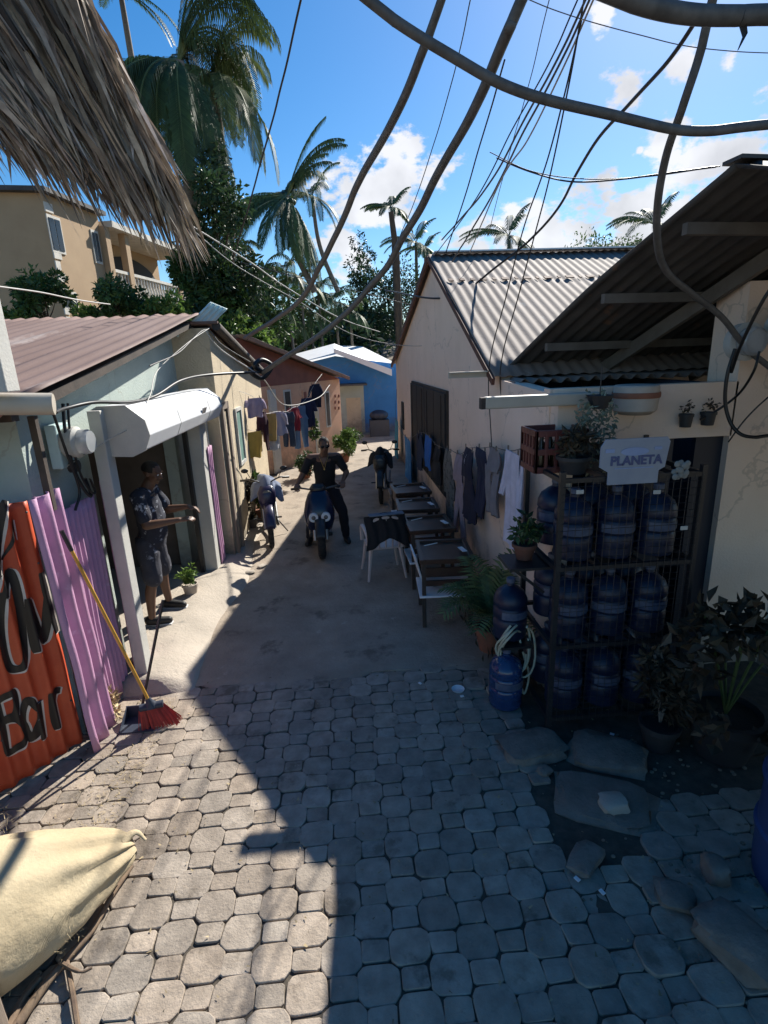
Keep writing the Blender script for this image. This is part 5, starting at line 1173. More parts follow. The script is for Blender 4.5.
def scooter(loc, rz, label):
    c = V(loc); PROFC[0] = c; t = thing('scooter', c, label, 'motor scooter')
    P = lambda x,y,z: c+V((x,y,z))
    wheel(t, P(0,.27,.27), .27, .062, False); wheel(t, P(0,1.48,.27), .27, .062, False)
    for s_ in (-1,1): g = MB(); g.tube([P(s_*.085,.27,.27),P(s_*.085,.33,.50),P(s_*.05,.40,.74)],[.026,.024,.022],8); g.build('fork', M['steel'], t, smooth=60)
    g = MB(); g.grid(lambda a,b:P((a-.5)*.15*(1-.2*abs(b-.5)), .27+.345*math.cos(R(35+b*125)), .27+.335*math.sin(R(35+b*125))+.02*math.sin(a*PI)), 8, 14); g.build('mudguard', M['black'], t, smooth=60, solid=.006)
    g = MB(); extr_profile(g, [oval(0,.42,.34,.10,.05),oval(0,.36,.42,.17,.08),oval(0,.33,.55,.21,.10),oval(0,.34,.68,.22,.11),oval(0,.38,.82,.19,.10),oval(0,.43,.92,.15,.08),oval(0,.46,.98,.10,.06)]); g.build('front_fairing', M['bluep'], t, smooth=70)
    g = MB(); 
    for s_ in (-1,1): g.prism([P(s_*.10,.30,.80),P(s_*.21,.36,.74),P(s_*.22,.36,.60),P(s_*.15,.285,.66)],(0,-.014,0))
    g.build('fairing_stripe', mat('pale teal stripe',(.12,.42,.55),None,.35), t)
    for s_ in (-1,1):
        rt = Matrix.Rotation(R(90),3,'X'); hl = P(s_*.086,.205,.63)
        g = MB(); g.lathe([(.066,-.05),(.066,.01),(.056,.018),(.050,.012),(.001,.004)], hl, 24, rot=rt); o = g.build('headlight', M['lamp'], t, smooth=35)
        g = MB(); g.lathe([(.030,.0),(.030,.010),(.018,.016)], hl+V((0,-.006,0)), 14, rot=rt); g.build('bulb', M['grime'], o, smooth=40)
    g = MB(); g.tube(catmull([P(-.37,.60,.97),P(-.25,.50,1.0),P(-.10,.46,.98),P(0,.46,.97),P(.10,.46,.98),P(.25,.50,1.0),P(.37,.60,.97)],4),.013,8); g.build('handlebar', M['grime'], t, smooth=60)
    for s_ in (-1,1):
        g = MB(); g.tube([P(s_*.27,.515,.995),P(s_*.38,.605,.968)],.019,10); g.build('grip', M['black'], t, smooth=60)
        g = MB(); g.tube([P(s_*.25,.47,.98),P(s_*.36,.53,.94)],.006,5); g.build('brake_lever', M['steel'], t)
    g = MB(); extr_profile(g, [oval(0,.47,.94,.10,.07),oval(0,.46,1.0,.12,.08),oval(0,.48,1.05,.08,.06)]); g.build('instrument_cowl', M['black'], t, smooth=60)
    g = MB(); g.box(P(0,.68,.30),(.34,.52,.06)); g.build('footboard', M['black'], t, bevel=.015)
    g = MB(); extr_profile(g, [oval(0,1.20,.30,.13,.30),oval(0,1.22,.50,.18,.40),oval(0,1.25,.66,.16,.44)]); g.build('rear_body', M['bluep'], t, smooth=60)
    g = MB(); extr_profile(g, [oval(0,1.20,.66,.15,.42),oval(0,1.20,.72,.16,.42),oval(0,1.22,.76,.12,.36)]); g.build('seat', M['black'], t, smooth=60)
    g = MB(); g.tube([P(.16,1.0,.24),P(.18,1.6,.30)],[.03,.045],10); g.build('exhaust', M['grime'], t, smooth=60)
    t.rotation_euler = (0,0,rz); return t
def motorbike(loc, rz, label, coverm, tankm, cover=True):
    c = V(loc); PROFC[0] = c; t = thing('motorcycle', c, label, 'motorcycle'); P = lambda x,y,z: c+V((x,y,z))
    wheel(t, P(0,.30,.30), .30, .042); wheel(t, P(0,1.55,.30), .30, .050)
    for s_ in (-1,1): g = MB(); g.tube([P(s_*.075,.30,.30),P(s_*.075,.42,.62),P(s_*.07,.50,.90)],[.022,.02,.018],8); g.build('fork', M['steel'], t, smooth=60)
    g = MB(); g.grid(lambda a,b:P((a-.5)*.13, .30+.35*math.cos(R(40+b*130)), .32+.35*math.sin(R(40+b*130))+.018*math.sin(a*PI)), 8, 14); g.build('mudguard', tankm, t, smooth=60, solid=.006)
    g = MB(); rt = Matrix.Rotation(R(90),3,'X'); g.lathe([(.05,-.10),(.085,-.03),(.09,.02),(.08,.04),(.001,.05)], P(0,.38,.80), 20, rot=rt); g.build('headlight', M['grime'], t, smooth=40)
    g = MB(); extr_profile(g, [oval(0,.42,.58,.08,.06),oval(0,.40,.70,.13,.08),oval(0,.42,.84,.14,.09),oval(0,.46,.94,.09,.07)]); g.build('nose_fairing', tankm, t, smooth=60)
    g = MB(); g.tube(catmull([P(-.36,.66,1.0),P(-.22,.56,1.03),P(0,.52,.96),P(.22,.56,1.03),P(.36,.66,1.0)],5),.012,8); g.build('handlebar', M['grime'], t, smooth=60)
    for s_ in (-1,1): 
        g = MB(); g.tube([P(s_*.27,.59,1.02),P(s_*.37,.67,1.0)],.018,8); g.build('grip', M['black'], t, smooth=60)
        g = MB(); g.tube([P(s_*.20,.54,1.02),P(s_*.26,.50,1.16)],.005,6); g.ball(P(s_*.29,.50,1.18),(.055,.014,.035)); g.build('mirror', M['black'], t, smooth=60)
    g = MB(); extr_profile(g, [oval(0,.78,.70,.10,.20),oval(0,.80,.80,.15,.24),oval(0,.80,.88,.12,.20)]); g.build('tank', tankm, t, smooth=60)
    g = MB(); g.box(P(0,.82,.45),(.22,.34,.28)); g.lathe([(.09,0),(.10,.02),(.09,.2)], P(0,.62,.42), 12, rot=Matrix.Rotation(R(70),3,'X')); g.tube(catmull([P(.1,.65,.40),P(.14,.75,.22),P(.15,1.2,.24),P(.16,1.7,.36)],4),.028,8); g.build('engine', M['grime'], t, bevel=.01)
    g = MB(); extr_profile(g, [oval(0,1.28,.74,.12,.34),oval(0,1.28,.82,.13,.34),oval(0,1.28,.85,.09,.30)]); g.build('seat', M['black'], t, smooth=60)
    g = MB(); g.bar(P(0,1.0,.40),P(0,1.55,.30),.12,.05); g.bar(P(0,.5,.85),P(0,1.6,.72),.06,.06); g.tube([P(-.22,.95,.28),P(.22,.95,.28)],.014,6); g.tube([P(.1,1.0,.3),P(.30,.95,.02)],.01,6); g.build('frame', M['black'], t)
    t.rotation_euler = (0,0,rz)
    if cover:
        g = MB(); mz = Matrix.Rotation(rz,3,'Z')
        def cv(a,b):
            x = (a-.5)*(.50-.12*b); y = lerp(.40,1.35,b); z = 1.08-.16*abs(a-.5)**1.5*2.8-.08*max(0,math.sin(a*9+b*7))*abs(a-.5)*2+.03*math.sin(a*13+b*4)-.13*b-.2*max(0,.15-b)/.15
            z -= .05*max(0, abs(a-.5)-.35)*10*abs(math.sin(b*9)); return c+mz@V((x,y+.03*math.sin(a*11),z))
        g.grid(cv, 26, 18); o = g.build('cloth_cover', coverm, smooth=70, solid=.01, loc=c+V((0,0,1))); tag(o, 'cloth thrown over the handlebars of the '+('violet' if c.x<0 else 'black')+' parked motorcycle', 'cloth')
    return t
scooter((-.40,7.02,0), R(3), 'dark blue scooter with two round white headlights, ridden down the lane')
motorbike((-1.16,7.58,.01), R(10), 'dusty violet motorcycle parked by the cream house under the washing', cloth('slate blue cover',(.20,.24,.34)), M['purplep'])
motorbike((.62,9.75,.01), R(-6), 'black motorcycle parked by the far end of the tables', M['blackc'], M['black'])

# ================================================================== PEOPLE
def limb(mb, pts, rad, flat=1.0, upv=None, n=14):
    pts = [V(p) for p in pts]
    if len(pts) > 2: 
        cp_ = catmull(pts, 5); rr = []
        for i in range(len(cp_)):
            f_ = i/5; k = min(int(f_), len(rad)-2); rr.append(lerp(rad[k], rad[k+1], f_-k))
    else: cp_, rr = pts, list(rad)
    mb.tube(cp_, rr, n, flat=flat, upv=upv)
    if flat == 1.0: mb.ball(cp_[0], rr[0], 12, 8); mb.ball(cp_[-1], rr[-1], 12, 8)
def remeshed(mb, name, m, parent=None, vox=.008, sm=3, loc=None, disp=0):
    o = mb.build(name+'_src', m); rm = o.modifiers.new('r','REMESH'); rm.mode = 'VOXEL'; rm.voxel_size = vox; s_ = o.modifiers.new('s','SMOOTH'); s_.iterations = sm; s_.factor = .5
    dg = bpy.context.evaluated_depsgraph_get(); me = bpy.data.meshes.new_from_object(o.evaluated_get(dg)); bpy.data.objects.remove(o)
    l = wloc(parent) if parent else V(loc)
    for v in me.vertices:
        if disp: p = v.co; v.co = p + v.normal*(disp*(math.sin(p.z*38+4*nz_(p.x*6,p.y*6,p.z*4))*.5+nz_(p.x*11,p.y*11,p.z*7)))
    for v in me.vertices: v.co -= l
    me.name = name; me.materials.clear(); me.materials.append(m)
    me.polygons.foreach_set('use_smooth', [True]*len(me.polygons)); q = bpy.data.objects.new(name, me); col.objects.link(q)
    if parent: q.parent = parent
    else: q.location = l
    return q
def headmesh(mb, c, rot, s_=1.0):
    P = lambda x,y,z: c+rot@V((x*s_,y*s_,z*s_))       # face looks along local -y
    mb.ball(P(0,.008,.03), (.074*s_,.094*s_,.090*s_), 20, 14, rot); mb.ball(P(0,-.018,-.035), (.060*s_,.074*s_,.078*s_), 18, 12, rot)
    mb.ball(P(0,-.058,-.082), (.030*s_,.026*s_,.022*s_), 12, 8, rot)
    limb(mb, [P(0,-.088,.012),P(0,-.108,-.022)], [.010*s_,.016*s_]); mb.ball(P(0,-.098,-.028),(.020*s_,.014*s_,.010*s_),10,6,rot)
    limb(mb, [P(-.042,-.078,.030),P(.042,-.078,.030)], [.012*s_,.012*s_])
    limb(mb, [P(-.022,-.085,-.052),P(.022,-.085,-.052)], [.010*s_,.010*s_])
    for k in (-1,1): mb.ball(P(k*.075,.012,-.005),(.010*s_,.018*s_,.030*s_),10,8,rot); mb.ball(P(k*.040,-.062,-.020),(.022*s_,.020*s_,.022*s_),10,8,rot)
def eyes(par, c, rot, s_=1.0):
    for k in (-1,1): 
        g = MB(); g.ball(c+rot@V((k*.031*s_,-.084*s_,.006*s_)),(.012*s_,.008*s_,.007*s_),10,6,rot); o = g.build('eye', M['lamp'], par, smooth=70)
        g = MB(); g.ball(c+rot@V((k*.031*s_,-.090*s_,.006*s_)),(.005*s_,.004*s_,.005*s_),8,6,rot); g.build('iris', M['hair'], o, smooth=70)
    g = MB(); g.ball(c+rot@V((0,-.094*s_,-.052*s_)),(.023*s_,.006*s_,.005*s_),12,6,rot); g.build('lips', mat('dark lips',(.12,.045,.035),None,.5), par, smooth=70)
def hand(mb, wrist, d, palmn, side, curl=.5, s_=1.0):
    """d: direction of the fingers, palmn: palm normal, side: where the thumb leaves"""
    d, palmn = V(d).normalized(), V(palmn).normalized(); th = V(side).normalized()
    w0 = V(wrist); k0 = w0+d*.085*s_
    for q in (-1,-.33,.33,1): limb(mb, [w0+th*q*.018*s_, k0+th*q*.033*s_], [.016*s_,.014*s_])
    for i,(q,L_) in enumerate(((1,.068),(.36,.078),(-.30,.072),(-.95,.056))):
        b = k0+th*q*.033*s_; l1 = L_*.45*s_; a1 = curl*.8; a2 = curl*1.9; a3 = curl*2.6
        p1 = b+(d*math.cos(a1)+palmn*math.sin(a1))*l1; p2 = p1+(d*math.cos(a2)+palmn*math.sin(a2))*l1*.7; p3 = p2+(d*math.cos(a3)+palmn*math.sin(a3))*l1*.55
        limb(mb, [b,p1],[.0095*s_,.009*s_]); limb(mb,[p1,p2],[.009*s_,.008*s_]); limb(mb,[p2,p3],[.008*s_,.0068*s_])
    b = w0+d*.025*s_+th*.026*s_; p1 = b+(th*.8+d*.6+palmn*.3).normalized()*.040*s_; p2 = p1+(d+th*.25+palmn*curl).normalized()*.034*s_
    limb(mb,[w0+d*.02*s_+th*.01*s_,b],[.016*s_,.014*s_]); limb(mb,[b,p1],[.013*s_,.011*s_]); limb(mb,[p1,p2],[.011*s_,.008*s_])
# rider, standing astride the scooter and facing the camera
rx, ry = -.36, 7.98
Q = lambda x,y,z: V((rx+x, ry+y, z))
HD = Q(.055,-.20,1.555); hr = Matrix.Rotation(R(8),3,'Z') @ Matrix.Rotation(R(6),3,'X')
g = MB(); headmesh(g, HD, hr, 1.0)
limb(g, [Q(.05,-.15,1.47),Q(.04,-.12,1.38)],[.055,.065])
limb(g, [Q(.04,-.12,1.36),Q(.035,-.10,1.22),Q(.03,-.03,1.02),Q(.03,.03,.90)],[.13,.150,.130,.145],flat=.70,upv=(0,1,0))
SL, SR = Q(.235,-.10,1.36), Q(-.165,-.10,1.36)              # his left is at the right of the picture
EL, ER = Q(.36,-.12,1.13), Q(-.30,-.20,1.12)
grR, grL = V((-.40-.33,7.02+.585,.985)), V((-.40+.31,7.02+.60,1.0))
HL, HR = grL+V((.03,.075,.03)), grR+V((.0,.085,.03))
limb(g, [SR,SL],[.070,.070])
for S,E_,H_ in ((SL,EL,HL),(SR,ER,HR)): limb(g,[S,E_],[.060,.045]); limb(g,[E_,E_.lerp(H_,.35),H_],[.045,.042,.027])
hand(g, HR, (0,-1,-.25), (0,-.1,-1), (1,0,0), .75); hand(g, HL, (-.05,-1,-.2), (0,-.1,-1), (-1,0,0), .75)
FL, FR = Q(.30,-.02,.09), Q(-.27,-.02,.09)
for s_,F,sg in ((1,FL,1),(-1,FR,-1)):
    hip = Q(.03+sg*.09,.03,.88); kn = Q(.03+sg*.24,-.08,.50)
    limb(g,[hip,kn],[.095,.062]); limb(g,[kn,kn.lerp(F,.35),F],[.060,.058,.038]); limb(g,[F+V((0,.02,-.03)),F+V((sg*.03,-.12,-.05))],[.04,.035])
person = remeshed(g, 'person', M['skin'], vox=.0075, sm=2, loc=(rx,ry,0))
tag(person, 'person in a black V-neck shirt standing astride the scooter in the lane', 'person'); eyes(person, HD, hr)
g = MB(); P = lambda x,y,z: HD+hr@V((x,y,z)); g.ball(P(0,.016,.040),(.079,.096,.088),20,14,hr); 
hm = g.build('hair_src', M['hair']); me = hm.data; bm = bmesh.new(); bm.from_mesh(me); inv = hr.transposed()
bmesh.ops.delete(bm, geom=[v for v in bm.verts if (lambda q: (q.y < -.055 and q.z < .085) or q.z < .005+ .35*max(0,-q.y))(inv@(v.co-HD))], context='VERTS'); bm.to_mesh(me); bm.free()
for v in me.vertices: v.co -= V((rx,ry,0))
hm.name = 'hair'; hm.parent = person; hm.modifiers.new('t','SOLIDIFY').thickness = .008
g = MB()
for k in (-1,1): g.ball(P(k*.033,-.098,.006),(.028,.007,.019),12,8,hr)
g.tube([P(-.07,-.085,.012),P(.07,-.085,.012)],.004,5); g.tube([P(-.072,-.08,.012),P(-.08,.0,.01)],.003,4); g.tube([P(.072,-.08,.012),P(.08,.0,.01)],.003,4); g.build('sunglasses', M['shadeglass'], person, smooth=60)
g = MB()
limb(g, [Q(.035,-.105,1.325),Q(.035,-.09,1.20),Q(.03,-.03,1.02),Q(.03,.03,.86)],[.16,.172,.152,.170],flat=.74,upv=(0,1,0))
limb(g,[SR+V((.02,0,-.012)),SL+V((-.02,0,-.012))],[.074,.074])
for S,E_ in ((SL,EL),(SR,ER)): limb(g,[S,S.lerp(E_,.70)],[.070,.064])
sh_ = remeshed(g, 'shirt', M['blackc'], person, .009, 2, disp=.006)
g = MB(); g.prism([Q(-.015,-.243,1.385),Q(.095,-.243,1.385),Q(.04,-.262,1.27)],(0,.03,0)); g.build('neck_opening', M['skin'], person, bevel=.004)
g = MB(); g.tube(catmull([Q(-.03,-.225,1.41),Q(.01,-.262,1.31),Q(.04,-.275,1.23),Q(.07,-.262,1.31),Q(.11,-.225,1.41)],5),.0022,6); g.ball(Q(.04,-.28,1.22),(.010,.005,.014)); g.build('necklace', M['gold'], person)
g = MB(); limb(g,[Q(.03,.03,.93),Q(.03,.03,.84)],[.165,.17],flat=.75,upv=(0,1,0))
for sg,F in ((1,FL),(-1,FR)):
    hip = Q(.03+sg*.09,.03,.86); kn = Q(.03+sg*.24,-.08,.50); limb(g,[hip,kn],[.112,.080]); limb(g,[kn,F+V((0,0,.03))],[.080,.062])
remeshed(g, 'trousers', M['navy'], person, .009, 2, disp=.006)
for sg,F in ((1,FL),(-1,FR)):
    g = MB(); limb(g,[F+V((0,.03,-.035)),F+V((sg*.015,-.06,-.045)),F+V((sg*.035,-.15,-.052))],[.050,.050,.040]); so_ = remeshed(g,'shoe',M['shoe'],person,.008,1)

# man in the doorway: faces the lane (towards +x), arms stretched forward
px_, py_ = -2.12, 5.50
Q = lambda x,y,z: V((px_+x, py_+y, z+.12))
HD = Q(.13,.02,1.585); hr = Matrix.Rotation(R(78),3,'Z') @ Matrix.Rotation(R(14),3,'X')
g = MB(); headmesh(g, HD, hr, 1.0); limb(g,[Q(.10,.02,1.50),Q(.04,.01,1.40)],[.058,.066])
limb(g,[Q(.03,0,1.37),Q(.04,0,1.22),Q(.06,0,1.05),Q(.0,0,.90)],[.125,.145,.15,.15],flat=.78,upv=(1,0,0))
SN, SF = Q(.03,-.19,1.38), Q(.03,.20,1.38); EN_, EF_ = Q(.10,-.26,1.11), Q(.16,.22,1.14); HN, HF = Q(.40,-.19,1.13), Q(.42,.06,1.20)
limb(g,[SN,SF],[.068,.068])
for S,E_,H_ in ((SN,EN_,HN),(SF,EF_,HF)): limb(g,[S,E_],[.058,.046]); limb(g,[E_,E_.lerp(H_,.35),H_],[.046,.043,.027])
hand(g, HN, (1,.25,.05),(0,.3,-1),(0,1,.2),.35); hand(g, HF,(1,-.2,-.15),(0,-.3,-1),(0,-1,.2),.45)
FN, FF = Q(-.02,-.22,.08), Q(.03,.20,.08)
for sg,F in ((-1,FN),(1,FF)):
    hip = Q(0,sg*.09,.88); kn = Q(.035,sg*.12+(F.y-py_)*.25,.48); limb(g,[hip,kn],[.095,.060]); limb(g,[kn,kn.lerp(F,.35)+V((-.02,0,0)),F],[.056,.056,.036]); limb(g,[F+V((0,0,-.03)),F+V((.12,-.02*sg,-.05))],[.038,.032])
man = remeshed(g,'person',M['skin'],vox=.0075,sm=2,loc=(px_,py_,.12)); tag(man, 'person in dark patterned shirt and shorts standing in the shutter doorway with arms held forward', 'person'); eyes(man, HD, hr)
g = MB(); P = lambda x,y,z: HD+hr@V((x,y,z)); g.ball(P(0,.016,.040),(.079,.097,.088),20,14,hr); hm = g.build('hair_src', M['hair']); me = hm.data; bm = bmesh.new(); bm.from_mesh(me); inv = hr.transposed()
bmesh.ops.delete(bm, geom=[v for v in bm.verts if (lambda q: (q.y < -.055 and q.z < .085) or q.z < .005+.35*max(0,-q.y))(inv@(v.co-HD))], context='VERTS'); bm.to_mesh(me); bm.free()
for v in me.vertices: v.co -= V((px_,py_,.12))
hm.name = 'hair'; hm.parent = man; hm.modifiers.new('t','SOLIDIFY').thickness = .008
g = MB(); limb(g,[Q(.03,0,1.34),Q(.045,0,1.20),Q(.06,0,1.02),Q(.02,0,.84)],[.155,.172,.178,.180],flat=.80,upv=(1,0,0)); limb(g,[SN+V((0,.02,0)),SF-V((0,.02,0))],[.080,.080])
for S,E_ in ((SN,EN_),(SF,EF_)): limb(g,[S,S.lerp(E_,.72)],[.078,.074])
remeshed(g,'shirt',M['pattern'],man,.009,2,disp=.006)
g = MB(); limb(g,[Q(0,0,.92),Q(0,0,.82)],[.165,.17],flat=.8,upv=(1,0,0))
for sg,F in ((-1,FN),(1,FF)): limb(g,[Q(0,sg*.09,.86),Q(.035,sg*.12+(F.y-py_)*.2,.50)],[.115,.098])
remeshed(g,'shorts',M['shorts'],man,.009,2,disp=.007)
for sg,F in ((-1,FN),(1,FF)):
    g = MB(); limb(g,[F+V((-.03,0,-.035)),F+V((.06,-.01*sg,-.045)),F+V((.16,-.03*sg,-.052))],[.050,.048,.040]); s2 = remeshed(g,'shoe',M['shoe'],man,.008,1)
    g = MB(); g.box(F+V((.065,-.015*sg,-.082)),(.27,.085,.014)); g.build('sole', M['sole'], s2, bevel=.006)

# ================================================================== THATCH
t = thing('thatched_roof', (-1.2,2.0,0), 'edge of a thatched palm leaf roof hanging into the upper left corner', 'thatched roof')
r_ = random.Random(12); g = MB()
C00, C10, C01, C11 = GY(-270,-150,1.9), GY(20,-120,2.3), GY(-150,-30,2.0), GY(152,150,2.7)
def tp_(a,b): return (C00.lerp(C10,a)).lerp(C01.lerp(C11,a), b)
nrm = (C10-C00).cross(C01-C00).normalized()
for k in range(6200):
    a, b = 1-1.75*r_.random()**1.25, r_.random()
    if k > 5300: b = r_.uniform(.80,1.0)
    if 4950 < k <= 5300: a = r_.uniform(.93,1.0)
    p = tp_(a,b) + nrm*r_.uniform(-.06,.06); dn = (tp_(a,1)-tp_(a,0)).normalized()
    dd = (dn + V((0,0,-.15)) + rv(r_)*.20).normalized(); L_ = r_.uniform(.22,.55); 
    if k > 5300: dd = (dn*.7+V((0,0,-.7))+rv(r_)*.35).normalized(); L_ = r_.uniform(.08,.40)
    w_ = r_.uniform(.004,.015); s_ = (dd.cross(nrm)+rv(r_)*.9).normalized(); q = p+dd*L_*.6+rv(r_)*.022; e = p+dd*L_+V((0,0,-.05*L_))+rv(r_)*.02
    tn = r_.uniform(.35,1.0)**1.0 if r_.random()<.7 else r_.uniform(1.1,2.0); g.tone = (tn, tn*r_.uniform(.93,1), tn*r_.uniform(.86,1)); g.add([p-s_*w_*.6,p+s_*w_*.6,q+s_*w_,q-s_*w_,e],[(0,1,2,3),(3,2,4)])
g.build('thatch', M['thatch'], t)
g = MB(); g.bar(GY(-60,52,2.10), GY(70,135,2.50), .06,.035); g.build('batten', M['rafter'], t)
g = MB(); q = tp_(-.45,.6); g.tube([(q.x,q.y,0),q-nrm*.1],.06,10); g.build('post', M['wood'], t)
g = MB()
for a in (-.6,-.3,0,.25,.5,.75): g.tube([tp_(a,-.2)-nrm*.1, tp_(a,.92)-nrm*.1],.012,6)
g.build('rafter', M['darkwood'], t)
g = MB(); g.grid(lambda a,b: tp_(a*1.66-.70,b*.9)-nrm*.055, 6, 6); g.build('underlay', M['thatch'], t, solid=.01)

# ================================================================== CABLES
def cable(name, pts, r0, m, label, r1=None, group='overhead cables', n=8, sub=8):
    P = [GY(u,v,y) for u,v,y in pts]; off = lambda q: q[0]<0 or q[0]>768 or q[1]<0
    if off(pts[0]): P = [P[0]+(P[0]-P[1]).normalized()*5+V((0,0,-.5)), P[0]+(P[0]-P[1]).normalized()*1.5] + P
    if off(pts[-1]): P = P + [P[-1]+(P[-1]-P[-2]).normalized()*1.5]
    c = catmull(P, sub+4); kk = 3*r0+.008; sd_ = pts[0][0]*.37; c = [q+V((nz_(q.x*1.7,q.y*1.7,q.z*2.3+sd_), nz_(q.y*1.9+5,q.z*2.1,sd_), nz_(q.z*2.0,q.x*1.8+9,sd_)))*kk*.28 for q in c]; rr = [lerp(r0, r1 or r0, i/(len(c)-1)) for i in range(len(c))]
    g = MB(); g.tube(c, rr, n); o = g.build(name, M[m], smooth=70, loc=P[0]); tag(o, label, 'cable', group); return o
CB = [
 ([(352,-18,2.2),(400,20,2.2),(450,52,2.2),(505,82,2.2),(565,104,2.2),(640,122,2.25),(700,130,2.3),(785,124,2.3)],.0185,None,'cable','thick grey cable sweeping from the top centre to the right edge'),
 ([(590,-14,2.2),(640,2,2.2),(690,14,2.2),(735,18,2.2),(790,16,2.2)],.032,None,'cable','thickest grey cable across the top right corner'),
 ([(716,-14,2.5),(700,50,2.6),(681,105,2.7),(664,160,2.9),(657,225,3.1),(664,268,3.4),(690,292,3.6),(722,318,3.7),(748,348,3.75),(790,382,3.75)],.018,.022,'cable','thick cable dropping from the top right to the pillar meters'),
 ([(530,-14,3.0),(512,28,3.1),(482,90,3.5),(445,160,4.2),(410,225,5.0),(380,275,5.8),(340,318,6.6),(300,348,7.3),(262,372,7.9)],.026,.034,'cable','thick dark cable running from the top centre down to the knot over the cream house'),
 ([(446,-14,3.2),(425,45,3.4),(398,112,4.0),(368,165,5.0),(345,215,6.2),(322,262,7.6),(295,305,9.2),(245,338,11)],.017,.040,'cable','dark cable left of the thickest one, passing the coconut palm'),
 ([(700,14,3.2),(668,62,3.6),(628,105,4.2),(590,150,5.0),(560,205,6.0),(530,240,6.8),(495,268,7.4),(462,292,8.2),(430,298,9.0),(385,290,12)],.012,.014,'cableb','black cable curving down from the top right over the corrugated roof'),
 ([(303,-10,5),(285,70,6),(264,150,7.5),(246,215,9),(232,262,11)],.008,.012,'cableb','thin dark cable between the shaggy palm and the coconut palm'),
 ([(472,-8,5),(455,70,6),(432,150,7),(415,200,8),(400,236,9)],.0045,.006,'cableb','hair thin wire between the two thick cables'),
 ([(505,60,4),(490,110,4.5),(470,180,5.2),(446,252,6)],.006,None,'cableb','thin dark wire ending near the peak of the cream gable'),
 ([(590,-10,3.4),(560,55,3.9),(520,128,4.8),(485,190,5.8),(442,240,8)],.006,.009,'cable','left strand of the wire bundle rising to the top'),
 ([(594,-10,3.4),(562,60,3.9),(522,135,4.8),(492,195,5.8),(452,262,8)],.006,.009,'cable','middle strand of the wire bundle rising to the top'),
 ([(598,-10,3.4),(566,62,3.9),(528,140,4.8),(500,182,5.4),(470,252,8)],.005,.007,'cablew','pale strand of the wire bundle rising to the top'),
 ([(582,-10,3.4),(552,58,3.9),(512,130,4.8),(472,205,5.8),(430,262,10)],.004,.006,'cableb','loose outer strand left of the wire bundle'),
 ([(586,-10,3.6),(572,70,3.8),(556,150,4.2),(540,215,4.6),(520,290,4.9),(500,375,5.3),(512,440,5.2)],.0055,None,'cableb','wire dropping from the bundle in front of the corrugated roof, right one'),
 ([(582,20,3.6),(566,90,3.8),(548,160,4.1),(525,225,4.6),(505,300,5.0),(489,372,5.4),(492,452,5.3)],.0055,None,'cableb','wire dropping from the bundle in front of the corrugated roof, left one'),
 ([(551,-8,6),(530,80,7),(505,170,8.5),(488,236,10)],.005,None,'cableb','hair thin wire left of the wire bundle'),
 ([(497,158,5.4),(530,172,5.0),(570,182,4.6),(620,180,4.2),(680,172,3.8),(716,167,3.5)],.006,None,'cableb','wire from the bundle to the ridge of the water shop roof, upper one'),
 ([(490,152,5.4),(528,170,5.0),(575,178,4.6),(640,177,4.1),(720,166,3.5)],.004,None,'cableb','wire from the bundle to the ridge of the water shop roof, lower one'),
 ([(500,-12,6),(560,12,6),(640,35,6),(700,48,6),(790,54,6)],.0045,None,'cable','long faint wire crossing the top right sky'),
 ([(57,412,3.2),(66,408,3.6),(95,402,4.0),(130,402,4.6),(155,396,5.2),(182,380,6.0),(215,374,7.0),(262,372,7.9)],.0105,.018,'cableb','black cable from the beige pipe along the house front to the knot'),
 ([(262,372,7.9),(255,366,7.8),(262,360,7.9),(272,366,8.0),(262,378,7.9),(250,372,7.8),(258,365,7.9)],.035,.03,'cableb','black knot of taped cable over the corner of the cream house'),
 ([(185,222,8),(215,240,8.5),(250,262,9),(290,290,10),(340,318,11),(380,332,12)],.010,None,'cablew','pale wire running from the thatch toward the far gable'),
 ([(190,228,8),(240,268,8.5),(300,302,9.5),(352,334,10),(410,346,10.5),(470,340,11)],.006,None,'cablew','thin pale wire ending on the cream gable wall'),
 ([(240,262,12),(300,278,12),(360,292,12),(420,305,12),(475,290,9.2)],.008,None,'cableb','thin dark wire in front of the wooded slope'),
 ([(-10,285,7),(40,292,8),(80,300,9),(110,304,10)],.010,None,'cablew','pale wire crossing before the shrubs on the left'),
 ([(60,470,4.0),(80,458,4.1),(108,440,4.3),(135,424,4.5),(150,395,5.0),(158,370,5.8),(185,345,6.5),(210,328,7.3)],.0045,None,'cablew','pale wire looping from the meter up the green wall'),
 ([(150,366,5.6),(180,352,6.3),(205,330,7.2),(222,345,7.4),(250,362,7.8)],.007,None,'cable','grey wire tied under the turquoise roof sheet'),
 ([(205,330,7.2),(222,350,7.5),(262,378,7.9),(285,405,9.5),(318,398,11),(330,385,12)],.008,None,'cablew','pale wire drooping before the orange house'),
 ([(735,350,3.7),(728,375,3.7),(727,405,3.7),(735,428,3.65),(752,437,3.6),(790,434,3.6)],.013,None,'cableb','black cable looping under the pillar meters'),
 ([(790,262,3.3),(762,305,3.4),(742,345,3.55),(732,372,3.7)],.012,None,'cableb','black cable coming down from the right edge to the meter'),
 ([(760,352,3.6),(754,372,3.6),(738,395,3.8),(715,412,3.9),(700,420,3.9)],.009,None,'cableb','short black cable end hanging below the meter'),
 ([(790,380,3.7),(765,400,3.8),(745,420,3.85),(728,442,3.9)],.006,None,'cableb','thin black wire lying on the cream pillar'),
 ([(465,276,8.8),(473,330,8.4),(486,352,8.2),(484,354,8.2)],.006,None,'cableb','short wire hanging on the cream gable wall'),
]
for i,(pts,r0,r1,m,lab) in enumerate(CB): cable('overhead_cable', pts, r0, m, lab, r1)
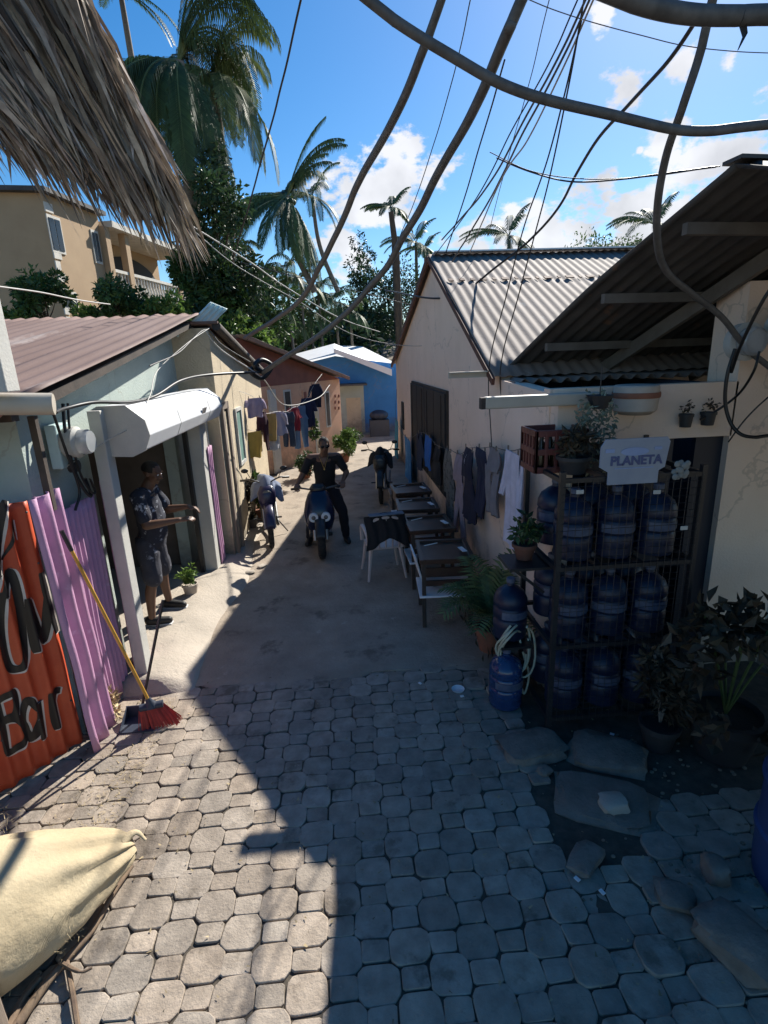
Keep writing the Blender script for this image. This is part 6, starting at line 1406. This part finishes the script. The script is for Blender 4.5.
g = MB(); P = [GY(u,v,2.2) for u,v in ((742,20),(745,35),(738,50))]; g.tube(P,[.02,.014,.004],6,flat=.3); tag(g.build('tape_end', M['cableb'], smooth=60, loc=P[0]), 'torn strip of tape dangling from the thickest cable', 'tape')
g = MB(); P = [V((-2.0,c_[0],c_[1])) for c_ in ((4.05,2.52),(4.0,2.3),(4.02,2.05),(4.12,1.86),(4.2,1.80),(4.16,1.95))]
g.tube(catmull(P,6),.012,7); g.tube(catmull([p+V((.02,.03,.02*math.sin(i*2))) for i,p in enumerate(P)],6),.009,7); g.tube(catmull([V((-1.98,3.85,2.5)),V((-1.97,3.9,2.2)),V((-1.98,4.0,1.9)),V((-2.0,3.92,1.76))],6),.010,7)
tag(g.build('cable_bundle', M['cableb'], smooth=60, loc=P[0]), 'bundle of black cables hanging beside the round meter on the green wall', 'cable')
